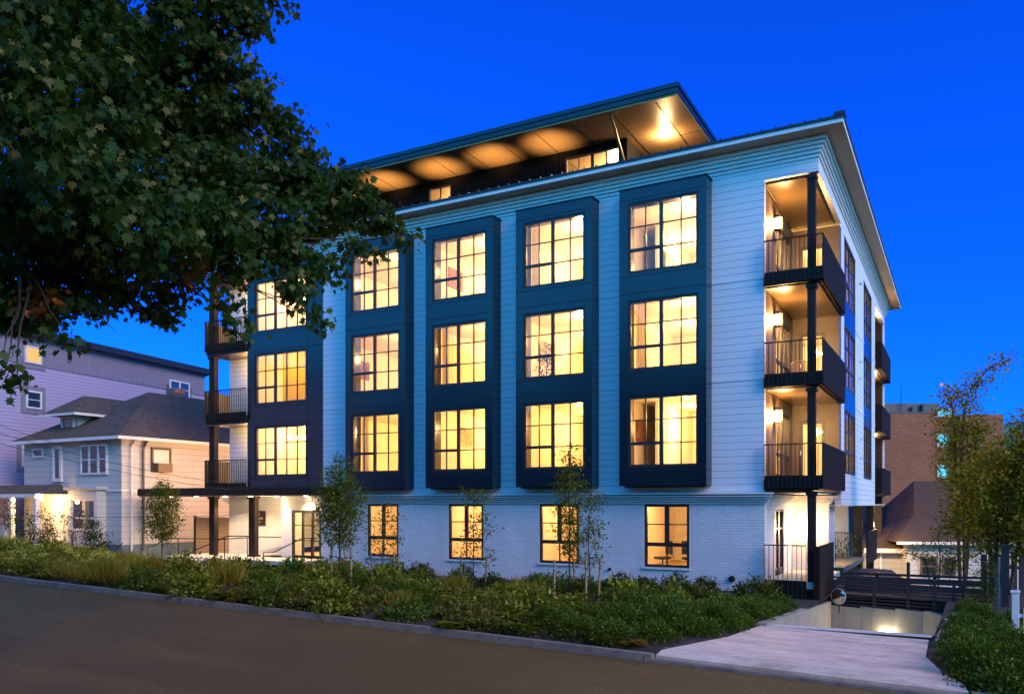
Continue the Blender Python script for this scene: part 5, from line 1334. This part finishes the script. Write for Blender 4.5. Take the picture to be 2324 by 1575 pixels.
# the wooded far side of the street, behind the camera: what the lower panes and panels mirror
m_ = MB(); n = 70; P_ = []
for i in range(n+1):
    x = -110+200*i/n; P_.append((x, 17+3.5*math.sin(i*.9)+2.2*math.sin(i*2.3+1)))
for (a, ha), (b, hb) in zip(P_[:-1], P_[1:]):
    m_._add([(a, -46, -2), (b, -46, -2), (b, -58, -2), (a, -58, -2), (a, -48, ha*.7), (b, -48, hb*.7), (b, -56, hb*.7), (a, -56, ha*.7), (a, -52, ha), (b, -52, hb)],
            [(0, 1, 5, 4), (4, 5, 9, 8), (8, 9, 6, 7), (2, 3, 7, 6), (3, 2, 1, 0)])
tag(m_.build('far_treeline', plain('far_foliage', (.035, .032, .018), .9, var=.5, nscale=.6)), 'dark mass of trees on the opposite side of the street', 'trees', kind='stuff')
n = 520
X = RS.uniform(-30, 6.5, n); Y = -12.95-np.abs(RS.normal(size=n))*.35; Z = np.array([kz(a)-.122 for a in X])
nr = RS.normal(size=(n, 3))*.25+np.array([0, 0, 1.]); nr /= np.linalg.norm(nr, axis=1, keepdims=True)
me = leafmesh('leaf_litter', np.column_stack([X, Y, Z]), nr, RS.normal(size=(n, 3))*np.array([1, 1, .1]), .03+.04*RS.rand(n), OVAL); me.materials.append(M['shbr'])
o = bpy.data.objects.new('leaf_litter', me); COL.objects.link(o); tag(o, 'scattered dry leaves in the gutter along the kerb', 'leaves', kind='stuff')
# ------------------------------------------------------------------ camera
cam = bpy.data.cameras.new('camera'); co = bpy.data.objects.new('camera', cam); COL.objects.link(co)
co.location = CAM; co.rotation_euler = (math.pi/2, 0, YAW)
cam.sensor_width = 36; cam.lens = 36*FL/2324; cam.shift_y = (PY-787.5)/2324; cam.clip_end = 3000; cam.clip_start = .1
S.camera = co
# ------------------------------------------------------------------ world and sun
W = bpy.data.worlds.new('World'); S.world = W; W.use_nodes = True; nt = W.node_tree
bg = nt.nodes['Background']
SKY_DEEP, SKY_PALE = (.007, .185, .90), (.17, 1.24, 1.68)
sky = nt.nodes.new('ShaderNodeTexSky'); sky.sky_type = 'NISHITA'; sky.sun_disc = False
SUN_EL, SUN_AZ = math.radians(30), math.radians(107)   # azimuth clockwise from +Y
sky.sun_elevation = SUN_EL;  sky.sun_rotation = SUN_AZ; sky.ozone_density = 6.0; sky.air_density = 1.0; sky.dust_density = .2
tcw = nt.nodes.new('ShaderNodeTexCoord'); dp = nt.nodes.new('ShaderNodeVectorMath'); dp.operation = 'DOT_PRODUCT'
nt.links.new(tcw.outputs['Generated'], dp.inputs[0]); dp.inputs[1].default_value = (.60, -.78, .12)
# the twilight arch: paler sky on the side where the sun went down, deep blue opposite
arch = ramp(nt, mathn(nt, 'ADD', mathn(nt, 'MULTIPLY', dp.outputs['Value'], .5), .5), [(.30, SKY_DEEP), (.75, SKY_PALE)])
tint = mixc(nt, 1.0, sky.outputs[0], arch, 'MULTIPLY')
nt.links.new(tint, bg.inputs['Color']); bg.inputs['Strength'].default_value = .070
sl = bpy.data.lights.new('sun', 'SUN'); so = bpy.data.objects.new('sun', sl); COL.objects.link(so)
sl.energy = .58; sl.angle = math.radians(30); sl.color = (1.0, .50, .22)
dv = Vector((math.sin(SUN_AZ)*math.cos(SUN_EL), math.cos(SUN_AZ)*math.cos(SUN_EL), math.sin(SUN_EL)))
so.rotation_euler = dv.to_track_quat('Z', 'Y').to_euler()
S.view_settings.view_transform = 'Standard'; S.view_settings.look = 'None'; S.view_settings.gamma = 1; S.view_settings.exposure = 2.2
S.cycles.max_bounces = 6; S.cycles.diffuse_bounces = 3; S.cycles.glossy_bounces = 3; S.cycles.transparent_max_bounces = 10; S.cycles.transmission_bounces = 4
S.cycles.use_denoising = True; S.cycles.sample_clamp_indirect = 4
S.cycles.use_light_tree = True
